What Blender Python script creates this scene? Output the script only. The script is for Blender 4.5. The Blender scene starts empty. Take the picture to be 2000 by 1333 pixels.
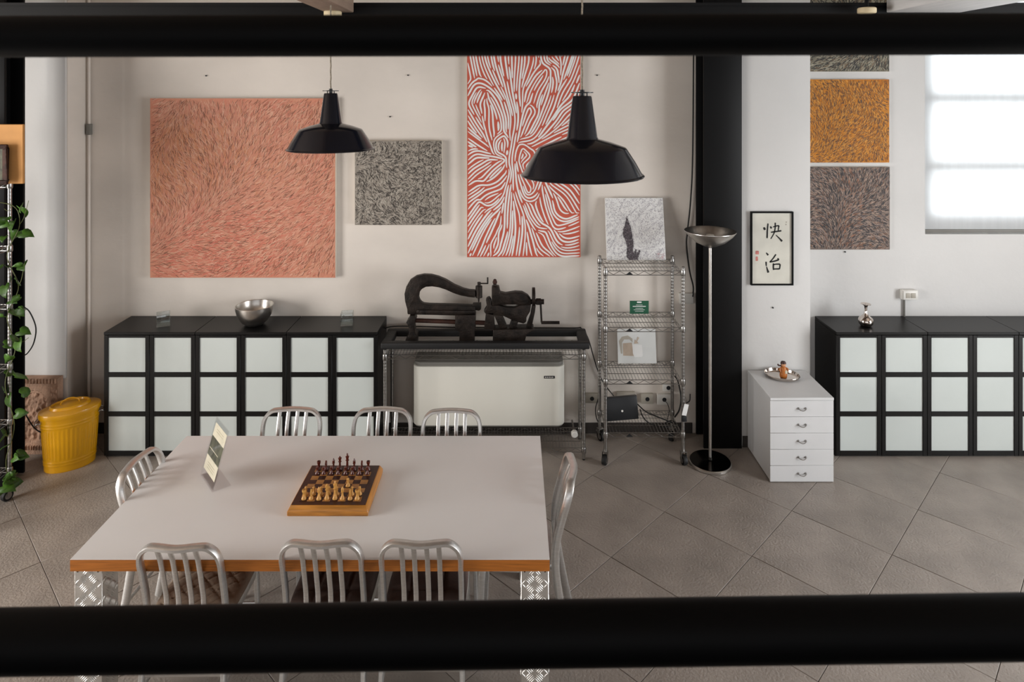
import bpy, bmesh, math, random
from mathutils import Vector, Matrix, noise as mnoise
R = math.radians
PI = math.pi
rnd = random.Random(11)
sc = bpy.context.scene
COL = sc.collection

# ------------------------------------------------------------------ camera, world, light, exposure
H, F, CX, CY = 2.805, 1297.0, 1003.0, 176.0      # eye height, focal length in px, principal point
cam = bpy.data.cameras.new('camera')
cam.sensor_width = 36
cam.lens = F / 2000 * 36
cam.shift_x = -(CX - 1000) / 2000
cam.shift_y = (CY - 666.5) / 2000
cam.clip_start = 0.05
cam.dof.use_dof = True
cam.dof.focus_distance = 4.6
cam.dof.aperture_fstop = 6.3
co = bpy.data.objects.new('camera', cam)
co.location = (0, 0, H)
co.rotation_euler = (R(90), 0, 0)
COL.objects.link(co)
sc.camera = co

w = bpy.data.worlds.new('daylight')
sc.world = w
w.use_nodes = True
bg = w.node_tree.nodes['Background']
bg.inputs[0].default_value = (0.86, 0.92, 1.0, 1)
bg.inputs[1].default_value = 1.0

def area(name, loc, rot, sx, sy, power, col):
    l = bpy.data.lights.new(name, 'AREA')
    l.shape = 'RECTANGLE'; l.size = sx; l.size_y = sy
    l.energy = power; l.color = col
    o = bpy.data.objects.new(name, l)
    o.location = loc; o.rotation_euler = rot
    COL.objects.link(o)
    return o
# daylight just outside the window openings, plus an added fill high behind the camera
area('daylight_left', (-6.25, 1.6, 1.75), (0, R(-90), 0), 2.9, 2.7, 410, (1.0, 0.96, 0.915))
area('daylight_right', (6.25, 1.6, 1.75), (0, R(90), 0), 2.9, 2.7, 345, (0.98, 0.99, 1.0))
area('daylight_street', (0, -3.7, 0.95), (R(90), 0, 0), 7.4, 1.0, 40, (1.0, 0.95, 0.9))
area('fill_gallery', (0, -3.7, 3.0), (R(90), 0, 0), 7.4, 1.5, 25, (1.0, 0.97, 0.94))  # added fill at an unseen upper opening, brightens the chair backs
area('daylight_blind', (4.4, 7.4, 2.7), (R(-90), 0, 0), 3.2, 3.2, 640, (0.95, 0.98, 1.0))

vs = sc.view_settings
vs.view_transform = 'Standard'
vs.look = 'None'
vs.gamma = 1
vs.exposure = -0.02
vs.use_curve_mapping = False
sc.cycles.use_denoising = True
sc.cycles.max_bounces = 8
sc.cycles.caustics_reflective = False
sc.cycles.caustics_refractive = False
sc.cycles.sample_clamp_indirect = 4

# ------------------------------------------------------------------ helpers
def at(u, v, Y):
    """the point at depth Y that the photograph shows at pixel u, v"""
    return Vector(((u - CX) * Y / F, Y, H - (v - CY) * Y / F))

def lin(c):
    return tuple((x / 255 / 12.92) if x / 255 <= 0.04045 else ((x / 255 + 0.055) / 1.055) ** 2.4 for x in c)

MATS = {}
def mat(name, rgb, rough=0.5, metal=0.0, var=0.06, scale=6.0, bump=0.0, bscale=60.0, spec=0.5,
        stretch=(1, 1, 1), trans=0.0, coat=0.0, rand=0.0, ior=1.45, rgb2=None):
    m = bpy.data.materials.new(name); m.use_nodes = True
    nt = m.node_tree; N = nt.nodes; L = nt.links
    b = N['Principled BSDF']
    tc = N.new('ShaderNodeTexCoord'); mp = N.new('ShaderNodeMapping')
    mp.inputs['Scale'].default_value = stretch
    L.new(tc.outputs['Object'], mp.inputs[0])
    nz = N.new('ShaderNodeTexNoise'); nz.inputs['Scale'].default_value = scale
    nz.inputs['Detail'].default_value = 6
    L.new(mp.outputs[0], nz.inputs[0])
    c = lin(rgb)
    c2 = lin(rgb2) if rgb2 else tuple(x * (1 - 2.2 * var) for x in c)
    mx = N.new('ShaderNodeMix'); mx.data_type = 'RGBA'
    rp = N.new('ShaderNodeMapRange'); rp.inputs[1].default_value = 0.35; rp.inputs[2].default_value = 0.7
    L.new(nz.outputs[0], rp.inputs[0]); L.new(rp.outputs[0], mx.inputs[0])
    mx.inputs[6].default_value = (*c, 1); mx.inputs[7].default_value = (*c2, 1)
    out = mx.outputs[2]
    if rand:
        oi = N.new('ShaderNodeObjectInfo'); hs = N.new('ShaderNodeHueSaturation')
        mr = N.new('ShaderNodeMapRange'); mr.inputs[3].default_value = 1 - rand; mr.inputs[4].default_value = 1 + rand
        L.new(oi.outputs['Random'], mr.inputs[0]); L.new(mr.outputs[0], hs.inputs['Value'])
        L.new(out, hs.inputs['Color']); out = hs.outputs[0]
    L.new(out, b.inputs['Base Color'])
    b.inputs['Roughness'].default_value = rough
    b.inputs['Metallic'].default_value = metal
    b.inputs['Specular IOR Level'].default_value = spec
    b.inputs['Transmission Weight'].default_value = trans
    b.inputs['Coat Weight'].default_value = coat
    b.inputs['IOR'].default_value = ior
    if bump:
        n2 = N.new('ShaderNodeTexNoise'); n2.inputs['Scale'].default_value = bscale; n2.inputs['Detail'].default_value = 5
        L.new(mp.outputs[0], n2.inputs[0])
        bp = N.new('ShaderNodeBump'); bp.inputs['Strength'].default_value = bump; bp.inputs['Distance'].default_value = 0.01
        L.new(n2.outputs[0], bp.inputs['Height']); L.new(bp.outputs[0], b.inputs['Normal'])
    MATS[name] = m
    return m

def mat_attr(name, rough=0.6):
    m = bpy.data.materials.new(name); m.use_nodes = True
    nt = m.node_tree; b = nt.nodes['Principled BSDF']
    a = nt.nodes.new('ShaderNodeAttribute'); a.attribute_name = 'pigment'
    nz = nt.nodes.new('ShaderNodeTexNoise'); nz.inputs['Scale'].default_value = 90
    hs = nt.nodes.new('ShaderNodeHueSaturation')
    mr = nt.nodes.new('ShaderNodeMapRange'); mr.inputs[3].default_value = 0.9; mr.inputs[4].default_value = 1.1
    nt.links.new(nz.outputs[0], mr.inputs[0]); nt.links.new(mr.outputs[0], hs.inputs['Value'])
    nt.links.new(a.outputs['Color'], hs.inputs['Color']); nt.links.new(hs.outputs[0], b.inputs['Base Color'])
    b.inputs['Roughness'].default_value = rough
    MATS[name] = m
    return m

class MB:
    """collects faces and links them as one mesh object"""
    def __init__(s): s.v = []; s.f = []; s.c = []
    def add(s, vs, fs):
        n = len(s.v); s.v += [tuple(p) for p in vs]; s.f += [tuple(i + n for i in q) for q in fs]; return s
    def box(s, x0, x1, y0, y1, z0, z1):
        return s.add([(x0, y0, z0), (x1, y0, z0), (x1, y1, z0), (x0, y1, z0), (x0, y0, z1), (x1, y0, z1), (x1, y1, z1), (x0, y1, z1)],
                     [(0, 3, 2, 1), (4, 5, 6, 7), (0, 1, 5, 4), (1, 2, 6, 5), (2, 3, 7, 6), (3, 0, 4, 7)])
    def tube(s, pts, r, n=8, caps=True, closed=False):
        pts = [Vector(p) for p in pts]; m = len(pts)
        rr = r if isinstance(r, (list, tuple)) else [r] * m
        up = None; rings = []
        for i, p in enumerate(pts):
            a = pts[i - 1] if (i > 0 or closed) else p
            b = pts[(i + 1) % m] if (i < m - 1 or closed) else p
            t = (b - a)
            t = t.normalized() if t.length > 1e-9 else Vector((0, 0, 1))
            if up is None:
                up = Vector((0, 0, 1)) if abs(t.z) < 0.9 else Vector((0, 1, 0))
            up = (up - t * up.dot(t))
            up = up.normalized() if up.length > 1e-6 else t.orthogonal().normalized()
            sd = t.cross(up)
            rings.append([p + (up * math.cos(k * 2 * PI / n) + sd * math.sin(k * 2 * PI / n)) * rr[i] for k in range(n)])
        base = len(s.v)
        for g in rings: s.v += [tuple(p) for p in g]
        last = m if closed else m - 1
        for i in range(last):
            j = (i + 1) % m
            for k in range(n):
                s.f.append((base + i * n + k, base + i * n + (k + 1) % n, base + j * n + (k + 1) % n, base + j * n + k))
        if caps and not closed:
            s.f.append(tuple(base + k for k in reversed(range(n))))
            s.f.append(tuple(base + (m - 1) * n + k for k in range(n)))
        return s
    def cyl(s, p0, p1, r0, r1=None, n=16):
        return s.tube([p0, p1], [r0, r0 if r1 is None else r1], n)
    def sweep(s, pts, a, b, hint):
        """rounded rectangular bar: a across the hint, b along it"""
        pts = [Vector(p) for p in pts]; hint = Vector(hint); m = len(pts)
        sec = [(-1, -.55), (-.55, -1), (.55, -1), (1, -.55), (1, .55), (.55, 1), (-.55, 1), (-1, .55)]
        base = len(s.v)
        for i, p in enumerate(pts):
            t = (pts[min(i + 1, m - 1)] - pts[max(i - 1, 0)]).normalized()
            n = (hint - t * hint.dot(t)).normalized(); q = t.cross(n)
            aa = a[i] if isinstance(a, list) else a
            for (x, y) in sec: s.v.append(tuple(p + q * (x * aa / 2) + n * (y * b / 2)))
        for i in range(m - 1):
            for k in range(8):
                s.f.append((base + i * 8 + k, base + i * 8 + (k + 1) % 8, base + (i + 1) * 8 + (k + 1) % 8, base + (i + 1) * 8 + k))
        s.f.append(tuple(base + k for k in reversed(range(8)))); s.f.append(tuple(base + (m - 1) * 8 + k for k in range(8)))
        return s
    def lathe(s, prof, n=32, c=(0, 0, 0), sx=1, sy=1, flute=None):
        base = len(s.v); m = len(prof)
        for i, (r, z) in enumerate(prof):
            for k in range(n):
                t = k * 2 * PI / n
                q = r * (1 + (flute(t, z) if flute else 0))
                s.v.append((c[0] + q * sx * math.cos(t), c[1] + q * sy * math.sin(t), c[2] + z))
        for i in range(m - 1):
            for k in range(n):
                s.f.append((base + i * n + k, base + i * n + (k + 1) % n, base + (i + 1) * n + (k + 1) % n, base + (i + 1) * n + k))
        if prof[0][0] > 1e-5: s.f.append(tuple(base + k for k in reversed(range(n))))
        if prof[-1][0] > 1e-5: s.f.append(tuple(base + (m - 1) * n + k for k in range(n)))
        return s
    def prism(s, poly, y0, y1):
        """polygon in x, z extruded along y"""
        n = len(poly); base = len(s.v)
        s.v += [(x, y0, z) for x, z in poly] + [(x, y1, z) for x, z in poly]
        s.f.append(tuple(base + i for i in range(n))); s.f.append(tuple(base + n + i for i in reversed(range(n))))
        for i in range(n):
            j = (i + 1) % n
            s.f.append((base + j, base + i, base + n + i, base + n + j))
        return s
    def xf(s, M, start=0):
        s.v = s.v[:start] + [tuple(M @ Vector(p)) for p in s.v[start:]]; return s
    def build(s, name, m, parent=None, smooth=False, bevel=0, seg=2, loc=None, recalc=True):
        me = bpy.data.meshes.new(name)
        me.from_pydata(s.v, [], s.f)
        if bevel or recalc:
            bm = bmesh.new(); bm.from_mesh(me)
            bmesh.ops.remove_doubles(bm, verts=bm.verts, dist=1e-6)
            if recalc: bmesh.ops.recalc_face_normals(bm, faces=bm.faces)
            if bevel:
                es = [e for e in bm.edges if len(e.link_faces) == 2 and e.calc_face_angle(0) > 0.5]
                bmesh.ops.bevel(bm, geom=es, offset=bevel, segments=seg, affect='EDGES', profile=0.5, clamp_overlap=True)
            bm.to_mesh(me); bm.free()
        if smooth or bevel:
            me.polygons.foreach_set('use_smooth', [True] * len(me.polygons))
            try: me.set_sharp_from_angle(angle=R(38))
            except Exception: pass
        me.materials.append(MATS[m] if isinstance(m, str) else m)
        o = bpy.data.objects.new(name, me); COL.objects.link(o)
        if parent: o.parent = parent
        if loc: o.location = loc
        return o

def spline(pts, k=6):
    pts = [Vector(p) for p in pts]
    P = [pts[0] * 2 - pts[1]] + pts + [pts[-1] * 2 - pts[-2]]
    out = []
    for i in range(1, len(P) - 2):
        for j in range(k):
            t = j / k
            out.append(0.5 * ((2 * P[i]) + (P[i + 1] - P[i - 1]) * t + (2 * P[i - 1] - 5 * P[i] + 4 * P[i + 1] - P[i + 2]) * t * t
                              + (3 * P[i] - P[i - 1] - 3 * P[i + 1] + P[i + 2]) * t ** 3))
    out.append(pts[-1])
    return out

def tag(o, label=None, cat=None, group=None, kind=None):
    if label: o['label'] = label
    if cat: o['category'] = cat
    if group: o['group'] = group
    if kind: o['kind'] = kind
    return o
def thing(name, label, cat, loc=(0, 0, 0), rz=0, group=None):
    o = bpy.data.objects.new(name, None); COL.objects.link(o)
    o.empty_display_size = 0.05
    o.location = loc; o.rotation_euler = (0, 0, rz)
    return tag(o, label, cat, group)
def dup(o, parent=None):
    c = o.copy(); COL.objects.link(c)
    if parent: c.parent = parent
    for ch in list(o.children): dup(ch, c)
    return c
def struct(mb, name, m, **k):
    return tag(mb.build(name, m, **k), kind='structure')

# ------------------------------------------------------------------ materials
mat('plaster_cream', (226, 218, 209), 0.9, var=0.08, scale=0.9, bump=0.12, bscale=22, stretch=(1, 1, 1.6))  # plaster mottling, strengthened to put the wall's patchy shading into the colour
mat('plaster_white', (216, 215, 213), 0.9, var=0.03, scale=1.5, bump=0.15, bscale=26)
mat('ceiling_paint', (176, 160, 146), 0.9, var=0.03, scale=2)
mat('tile', (166, 156, 147), 0.46, var=0.13, scale=3.2, bump=0.45, bscale=70, rand=0.05, spec=1.0)
mat('grout', (62, 55, 50), 0.9, var=0.1)
mat('black_steel', (6, 6, 7), 0.5, var=0.1, scale=5, spec=0.25)
mat('rail_black', (5, 5, 6), 0.6, var=0.1, scale=5, spec=0.15)
mat('black_brown', (14, 13, 13), 0.36, var=0.18, scale=9, stretch=(1, 7, 7), spec=0.35)
mat('frosted_glass', (206, 213, 210), 0.22, var=0.02, scale=2, spec=0.5)
mat('table_white', (238, 238, 238), 0.36, var=0.015, scale=2, spec=0.5)
mat('plywood', (196, 118, 44), 0.5, var=0.22, scale=5, stretch=(1.2, 1.2, 46))
mat('aluminium', (226, 225, 223), 0.38, 1.0, var=0.06, scale=30, bump=0.04, bscale=240, stretch=(1, 1, 6))
mat('tread_plate', (228, 226, 222), 0.42, 1.0, var=0.08, scale=14)
mat('chrome', (166, 164, 161), 0.28, 1.0, var=0.1, scale=20)
mat('steel', (212, 208, 202), 0.30, 1.0, var=0.08, scale=16)
mat('dark_steel', (58, 56, 54), 0.16, 1.0, var=0.08, scale=16)
mat('silver', (222, 212, 204), 0.07, 1.0, var=0.05, scale=12)
mat('rubber', (22, 22, 23), 0.6, var=0.1)
mat('iron', (44, 36, 31), 0.5, 0.55, var=0.35, scale=18, bump=0.35, bscale=70)
mat('rust', (66, 38, 28), 0.6, 0.4, var=0.3, scale=22, bump=0.3, bscale=80)
mat('enamel_navy', (13, 17, 28), 0.22, var=0.08, scale=8, coat=0.3)
mat('enamel_white', (225, 222, 214), 0.4, var=0.02)
mat('yellow_enamel', (222, 160, 14), 0.3, var=0.07, scale=5, coat=0.25)
mat('radiator_white', (226, 224, 214), 0.4, var=0.02, scale=2)
mat('grey_plastic', (120, 118, 112), 0.5, var=0.05)
mat('white_plastic', (226, 224, 218), 0.4, var=0.02)
mat('dark_plastic', (30, 32, 35), 0.4, var=0.06)
mat('white_paint', (222, 223, 224), 0.42, var=0.025, scale=4, bump=0.03, bscale=40)
mat('canvas_edge', (222, 214, 200), 0.8, var=0.04)
mat('coral_ground', (206, 134, 110), 0.75, var=0.12, scale=3, rgb2=(210, 148, 120))
mat('grey_ground', (150, 142, 132), 0.75, var=0.1, scale=4)
mat('red_ground', (196, 90, 70), 0.65, var=0.07, scale=5)
mat('orange_ground', (206, 132, 30), 0.7, var=0.1, scale=4, rgb2=(190, 112, 26))
mat('umber_ground', (126, 112, 104), 0.75, var=0.12, scale=4)
mat('olive_ground', (122, 118, 102), 0.75, var=0.12, scale=4)
mat('paper_white', (232, 232, 230), 0.7, var=0.02)
mat('rice_paper', (216, 214, 203), 0.85, var=0.05, scale=7, bump=0.1, bscale=30)
mat('ink', (22, 22, 22), 0.7, var=0.2)
mat('seal_red', (206, 130, 122), 0.8, var=0.15, scale=60)
mat('wood_light', (216, 160, 84), 0.38, var=0.14, scale=6, stretch=(3, 1, 12))
mat('wood_oak', (198, 132, 52), 0.35, var=0.2, scale=5, stretch=(1.5, 1.5, 18), coat=0.2)
mat('wood_square', (184, 130, 72), 0.4, var=0.15, scale=14, stretch=(1, 5, 1), rand=0.1)
mat('wood_dark', (62, 30, 20), 0.38, var=0.2, scale=14, stretch=(1, 5, 1), rand=0.1)
mat('wood_red', (88, 34, 22), 0.3, var=0.2, scale=10, coat=0.3)
mat('toy_wood', (190, 112, 48), 0.4, var=0.15, scale=20)
mat('toy_face', (218, 158, 118), 0.5, var=0.05)
mat('toy_hair', (62, 32, 24), 0.5, var=0.1)
mat('quilt_beige', (186, 164, 144), 0.62, var=0.07, scale=10, bump=0.15, bscale=90)
mat('quilt_brown', (104, 86, 80), 0.75, var=0.12, scale=10, bump=0.2, bscale=90)
mat('stone_relief', (188, 152, 128), 0.9, var=0.22, scale=9, bump=0.5, bscale=45)
mat('kraft', (206, 150, 88), 0.75, var=0.07, scale=8)
mat('leaf', (72, 112, 34), 0.45, var=0.25, scale=30, rand=0.3)
mat('stem', (86, 92, 44), 0.6, var=0.1)
mat('terracotta', (150, 86, 60), 0.8, var=0.1)
mat('soil', (44, 34, 27), 0.95, var=0.3, scale=60, bump=0.5)
mat('green_card', (36, 92, 68), 0.5, var=0.05)
mat('cord_beige', (168, 156, 138), 0.8, var=0.3, scale=160)
mat('cable_black', (16, 16, 16), 0.5, var=0.1)
mat('cream_can', (226, 208, 170), 0.5, var=0.05)
mat('joist_brown', (150, 128, 112), 0.8, var=0.1, scale=5, stretch=(6, 1, 6))
mat('joist_white', (228, 228, 228), 0.8, var=0.06, scale=4, stretch=(8, 1, 8))
mat('socket_grey', (176, 170, 158), 0.5, var=0.04)
mat('photo_tan', (196, 178, 160), 0.6, var=0.1, scale=20)
mat('photo_pale', (214, 216, 214), 0.5, var=0.03)
mat('print_cream', (222, 214, 190), 0.6, var=0.06, scale=30)
mat('print_green', (92, 92, 70), 0.6, var=0.35, scale=26)
mat('print_line', (188, 180, 154), 0.6, var=0.1)
mat('skirting', (58, 53, 50), 0.5, var=0.08)
mat_attr('pigment')

def clear(name, tint, blend, edge=0.35, face=0.035):
    m = bpy.data.materials.new(name); m.use_nodes = True
    nt = m.node_tree; N = nt.nodes; L = nt.links
    N.remove(N['Principled BSDF'])
    tr_ = N.new('ShaderNodeBsdfTransparent'); tr_.inputs[0].default_value = (*tint, 1)
    gl = N.new('ShaderNodeBsdfGlossy'); gl.inputs['Roughness'].default_value = 0.03
    lw = N.new('ShaderNodeLayerWeight'); lw.inputs[0].default_value = blend
    s = N.new('ShaderNodeMixShader')
    nz = N.new('ShaderNodeTexNoise'); nz.inputs['Scale'].default_value = 40
    mr = N.new('ShaderNodeMapRange'); mr.inputs[3].default_value = 0.02; mr.inputs[4].default_value = 0.06
    L.new(nz.outputs[0], mr.inputs[0]); L.new(mr.outputs[0], gl.inputs['Roughness'])
    pw_ = N.new('ShaderNodeMath'); pw_.operation = 'POWER'; pw_.inputs[1].default_value = 3.0
    ad = N.new('ShaderNodeMath'); ad.operation = 'MULTIPLY_ADD'; ad.inputs[1].default_value = edge; ad.inputs[2].default_value = face
    L.new(lw.outputs['Facing'], pw_.inputs[0]); L.new(pw_.outputs[0], ad.inputs[0]); L.new(ad.outputs[0], s.inputs[0]); L.new(tr_.outputs[0], s.inputs[1]); L.new(gl.outputs[0], s.inputs[2])
    L.new(s.outputs[0], N['Material Output'].inputs[0])
    MATS[name] = m
clear('glass', (0.88, 0.905, 0.90), 0.5, 0.6, 0.09)
clear('acrylic', (0.985, 0.987, 0.99), 0.3)
clear('window_glass', (0.97, 0.98, 0.98), 0.2)

def blind_material():
    m = bpy.data.materials.new('blind_fabric'); m.use_nodes = True
    nt = m.node_tree; N = nt.nodes; L = nt.links
    N.remove(N['Principled BSDF'])
    tc = N.new('ShaderNodeTexCoord'); mp = N.new('ShaderNodeMapping'); mp.inputs['Scale'].default_value = (9, 1, 0.5)
    nz = N.new('ShaderNodeTexNoise'); nz.inputs['Scale'].default_value = 3
    L.new(tc.outputs['Object'], mp.inputs[0]); L.new(mp.outputs[0], nz.inputs[0])
    mx = N.new('ShaderNodeMix'); mx.data_type = 'RGBA'
    mx.inputs[6].default_value = (0.80, 0.81, 0.82, 1); mx.inputs[7].default_value = (0.70, 0.71, 0.72, 1)
    L.new(nz.outputs[0], mx.inputs[0])
    d = N.new('ShaderNodeBsdfDiffuse'); t = N.new('ShaderNodeBsdfTranslucent'); s = N.new('ShaderNodeMixShader')
    s.inputs[0].default_value = 0.5
    L.new(mx.outputs[2], d.inputs[0]); L.new(mx.outputs[2], t.inputs[0])
    L.new(d.outputs[0], s.inputs[1]); L.new(t.outputs[0], s.inputs[2])
    L.new(s.outputs[0], N['Material Output'].inputs[0])
    MATS['blind_fabric'] = m
blind_material()

# ------------------------------------------------------------------ the room
YW = 5.43                       # face of the long wall
ZC = 4.2
fl = MB().box(-6.2, 6.2, -3.6, 5.8, -0.12, -0.006)
floor = struct(fl, 'floor', 'grout')
ANG = 0.0123
dB = Vector((math.cos(-PI / 4 + ANG), math.sin(-PI / 4 + ANG))) * 0.6
dA = Vector((math.cos(-3 * PI / 4 + ANG), math.sin(-3 * PI / 4 + ANG))) * 0.6
org = Vector((0.575, 4.834))
t0 = MB().box(-0.2985, 0.2985, -0.2985, 0.2985, -0.014, 0.0)
tile0 = None
for i in range(-20, 21):
    for j in range(-20, 21):
        c = org + dB * (i + 0.5) + dA * (j + 0.5)
        if not (-5.4 < c.x < 5.3 and 0.4 < c.y < 5.7): continue
        if tile0 is None:
            tile0 = t0.build('floor_tile', 'tile', floor, bevel=0.0018, seg=1); o = tile0
        else:
            o = tile0.copy(); COL.objects.link(o)
        o.location = (c.x, c.y, 0)
        o.rotation_euler = (0, 0, PI / 4 + ANG)

WX0, WX1, WZ0, WZ1 = 3.365, 5.3, 1.625, 3.75       # opening of the window in the long wall
wb = MB()
wb.box(-6.2, 1.6, YW, YW + 0.3, 0, ZC)
struct(wb, 'wall_back', 'plaster_cream')
wb = MB()
wb.box(1.6, WX0, YW, YW + 0.3, 0, ZC).box(WX1, 6.2, YW, YW + 0.3, 0, ZC)
wb.box(WX0, WX1, YW, YW + 0.3, 0, WZ0).box(WX0, WX1, YW, YW + 0.3, WZ1, ZC)
struct(wb, 'wall_back_window', 'plaster_white')
struct(MB().box(-6.2, 6.2, -3.6, 5.8, ZC, ZC + 0.15), 'ceiling', 'ceiling_paint')
def side_wall(name, x0, x1, m):
    b = MB()
    ya, yb, za, zb = 0.25, 2.95, 0.25, 3.25
    b.box(x0, x1, -3.6, ya, 0, ZC).box(x0, x1, yb, YW, 0, ZC).box(x0, x1, ya, yb, 0, za).box(x0, x1, ya, yb, zb, ZC)
    struct(b, name, m)
    xm = (x0 + x1) / 2
    f = MB()
    for y in (ya, (ya + yb) / 2 - 0.03, yb - 0.06): f.box(xm - 0.03, xm + 0.03, y, y + 0.06, za, zb)
    for z in (za, 1.55, zb - 0.06): f.box(xm - 0.028, xm + 0.028, ya + 0.06, yb - 0.06, z, z + 0.06)
    return f
struct(side_wall('wall_left', -6.2, -6.0, 'plaster_cream'), 'window_2', 'black_steel')
struct(side_wall('wall_right', 6.0, 6.2, 'plaster_white'), 'window_3', 'black_steel')
b = MB()
b.box(-6.0, -3.8, -3.6, -3.4, 0, ZC).box(3.8, 6.0, -3.6, -3.4, 0, ZC)
for z0, z1 in ((0, 0.4), (1.46, 2.2), (3.8, ZC)): b.box(-3.8, 3.8, -3.6, -3.4, z0, z1)
struct(b, 'wall_front', 'ceiling_paint')
struct(MB().box(-6.0, 6.0, -3.4, 0.86, 1.5, 1.66), 'floor_mezzanine', 'black_steel')

# skirting along the long wall
struct(MB().box(-3.4, 1.46, YW - 0.012, YW - 0.0005, 0.001, 0.085), 'baseboard_back', 'skirting')
struct(MB().box(1.80, 2.27, 5.208, 5.2195, 0.001, 0.085), 'baseboard_pillar', 'skirting')

# plastered piers
struct(MB().box(1.79, 2.335, 5.22, YW - 0.0005, 0, ZC), 'wall_pier_right', 'plaster_white', bevel=0.008)
p = MB().box(-4.2, -3.484, 5.19, YW - 0.0005, 0, ZC)
struct(p, 'wall_pier_left', 'plaster_cream', bevel=0.006)
struct(MB().box(-4.2, -3.486, 5.165, 5.1895, 0.56, ZC), 'trim_1', 'plaster_white', bevel=0.008)
# pipe in the corner beside the left pier
pz = thing('wall_pipe', 'thin painted pipe running down the corner beside the left pier', 'pipe', (at(174, 300, 5.405).x, 5.405, 0))
MB().cyl((0, 0, 0.0), (0, 0, ZC), 0.011, n=10).build('tube', 'plaster_cream', pz, smooth=True)
MB().box(-0.016, 0.016, -0.018, 0.02, 2.44, 2.53).build('clip', 'grey_plastic', pz, bevel=0.004)

# black steel columns (H section)
def h_column(name, x0, x1, y0, y1, label):
    t = thing(name, label, 'column', ((x0 + x1) / 2, (y0 + y1) / 2, 0))
    hw, hd = (x1 - x0) / 2, (y1 - y0) / 2
    MB().box(-hw, hw, -hd, -hd + 0.02, 0, ZC).build('flange', 'black_steel', t, bevel=0.003)
    MB().box(-hw, hw, hd - 0.02, hd, 0, ZC).build('flange', 'black_steel', t, bevel=0.003)
    MB().box(-0.012, 0.012, -hd + 0.02, hd - 0.02, 0, ZC).build('web', 'black_steel', t)
    return t
h_column('steel_column', 1.487, 1.785, 5.19, 5.425, 'tall black steel column between the shelf trolley and the white pier')
h_column('steel_column', -3.80, -3.588, 4.68, 4.88, 'black steel column at the far left edge behind the plant rack')

# steel beam and joists under the roof
bt = thing('steel_beam', 'black steel beam spanning the room above the paintings', 'beam', (0, 4.35, 3.1))
MB().box(-6, 6, -0.1, 0.1, 0.245, 0.265).build('flange', 'black_steel', bt)
MB().box(-6, 6, -0.1, 0.1, 0.0, 0.02).build('flange', 'black_steel', bt)
MB().box(-6, 6, -0.088, -0.07, 0.02, 0.245).build('web', 'black_steel', bt)
jt = thing('roof_joist', 'brown roof joist meeting the black beam above the first pendant lamp', 'joist', (-1.11, 3.0, 3.30), group='roof joists')
MB().box(-0.09, 0.09, -1.6, 1.24, 0, ZC - 3.3).build('timber', 'joist_brown', jt, bevel=0.006)
jt = thing('roof_joist', 'wide white painted roof joist at the upper right corner', 'joist', (2.615, 3.0, 3.30), group='roof joists')
MB().box(-0.235, 0.235, -1.6, 1.24, 0, ZC - 3.3).build('timber', 'joist_white', jt, bevel=0.006)
def spot(loc, label):
    t = thing('ceiling_spotlight', label, 'spotlight', loc, group='cream spotlights at the roof')
    MB().lathe([(0.05, 0), (0.055, 0.006), (0.055, 0.03), (0.05, 0.036)], 20).build('lamp_can', 'cream_can', t, smooth=True)
    MB().cyl((0, 0, 0.036), (0, 0, ZC - loc[2] if loc[0] > 0 else 3.30 - loc[2]), 0.012, n=8).build('lamp_stem', 'black_steel', t, smooth=True)
spot((at(650, 30, 4.17).x, 4.17, 3.266), 'small cream spotlight under the brown roof joist')
spot((at(1693, 26, 4.17).x, 4.17, 3.286), 'small cream spotlight left of the wide white joist')

# mezzanine railing in front of the camera
rt = thing('mezzanine_railing', 'black mezzanine railing crossing the view close to the camera', 'railing', (0, 0.8, 1.66))
def rail_bar(vl0, vl1, vr0, vr1, Y):
    """rectangular bar through the edge heights seen at the left and right picture borders"""
    a, b_, c, d = at(0, vl0, Y), at(0, vl1, Y), at(2000, vr0, Y), at(2000, vr1, Y)
    cl, cr = (a + b_) / 2, (c + d) / 2
    r0, r1 = abs(a.z - b_.z) / 2, abs(c.z - d.z) / 2
    k = 1.6
    m = (cl + cr) / 2
    e0, e1 = m + (cl - m) * k, m + (cr - m) * k
    o = Vector((0, 0.8, 1.66))
    return e0 - o, e1 - o, (r0 + r1) / 2
for args in ((30, 113, 26, 107), (1200, 1307, 1171, 1277)):
    e0, e1, r = rail_bar(*args, 0.8)
    MB().tube([e0, e1], r, 28).build('rail_bar', 'rail_black', rt, smooth=True)
for x in (-1.1, 1.1):
    MB().box(x - 0.025, x + 0.025, 0.033, 0.058, 0, 1.25).build('rail_post', 'rail_black', rt, bevel=0.003)

# window in the long wall with its roller blind
wt = thing('window_1', 'tall window behind the white roller blind', 'window', ((WX0 + WX1) / 2, YW + 0.13, WZ0))
wt['kind'] = 'structure'; del wt['category']
hw = (WX1 - WX0) / 2
zz = WZ1 - WZ0
def bar(x0, x1, z0, z1): MB().box(x0, x1, -0.03, 0.03, z0, z1).build('window_frame', 'white_plastic', wt)
zr = [0.0, 0.17, at(0, 330, 5.6).z - WZ0, at(0, 308, 5.6).z - WZ0, at(0, 202, 5.6).z - WZ0, at(0, 180, 5.6).z - WZ0]
bar(-hw, hw, 0, 0.17); bar(-hw, hw, zr[2], zr[3]); bar(-hw, hw, zr[4], zr[5]); bar(-hw, hw, zz - 0.1, zz)
for z0, z1 in ((0.17, zr[2]), (zr[3], zr[4]), (zr[5], zz - 0.1)):
    bar(-hw, -hw + 0.09, z0, z1); bar(hw - 0.09, hw, z0, z1); bar(0.02, 0.08, z0, z1)
    MB().box(-hw + 0.09, 0.02, 0.0, 0.006, z0, z1).build('pane', 'window_glass', wt)
    MB().box(0.08, hw - 0.09, 0.0, 0.006, z0, z1).build('pane', 'window_glass', wt)
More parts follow.
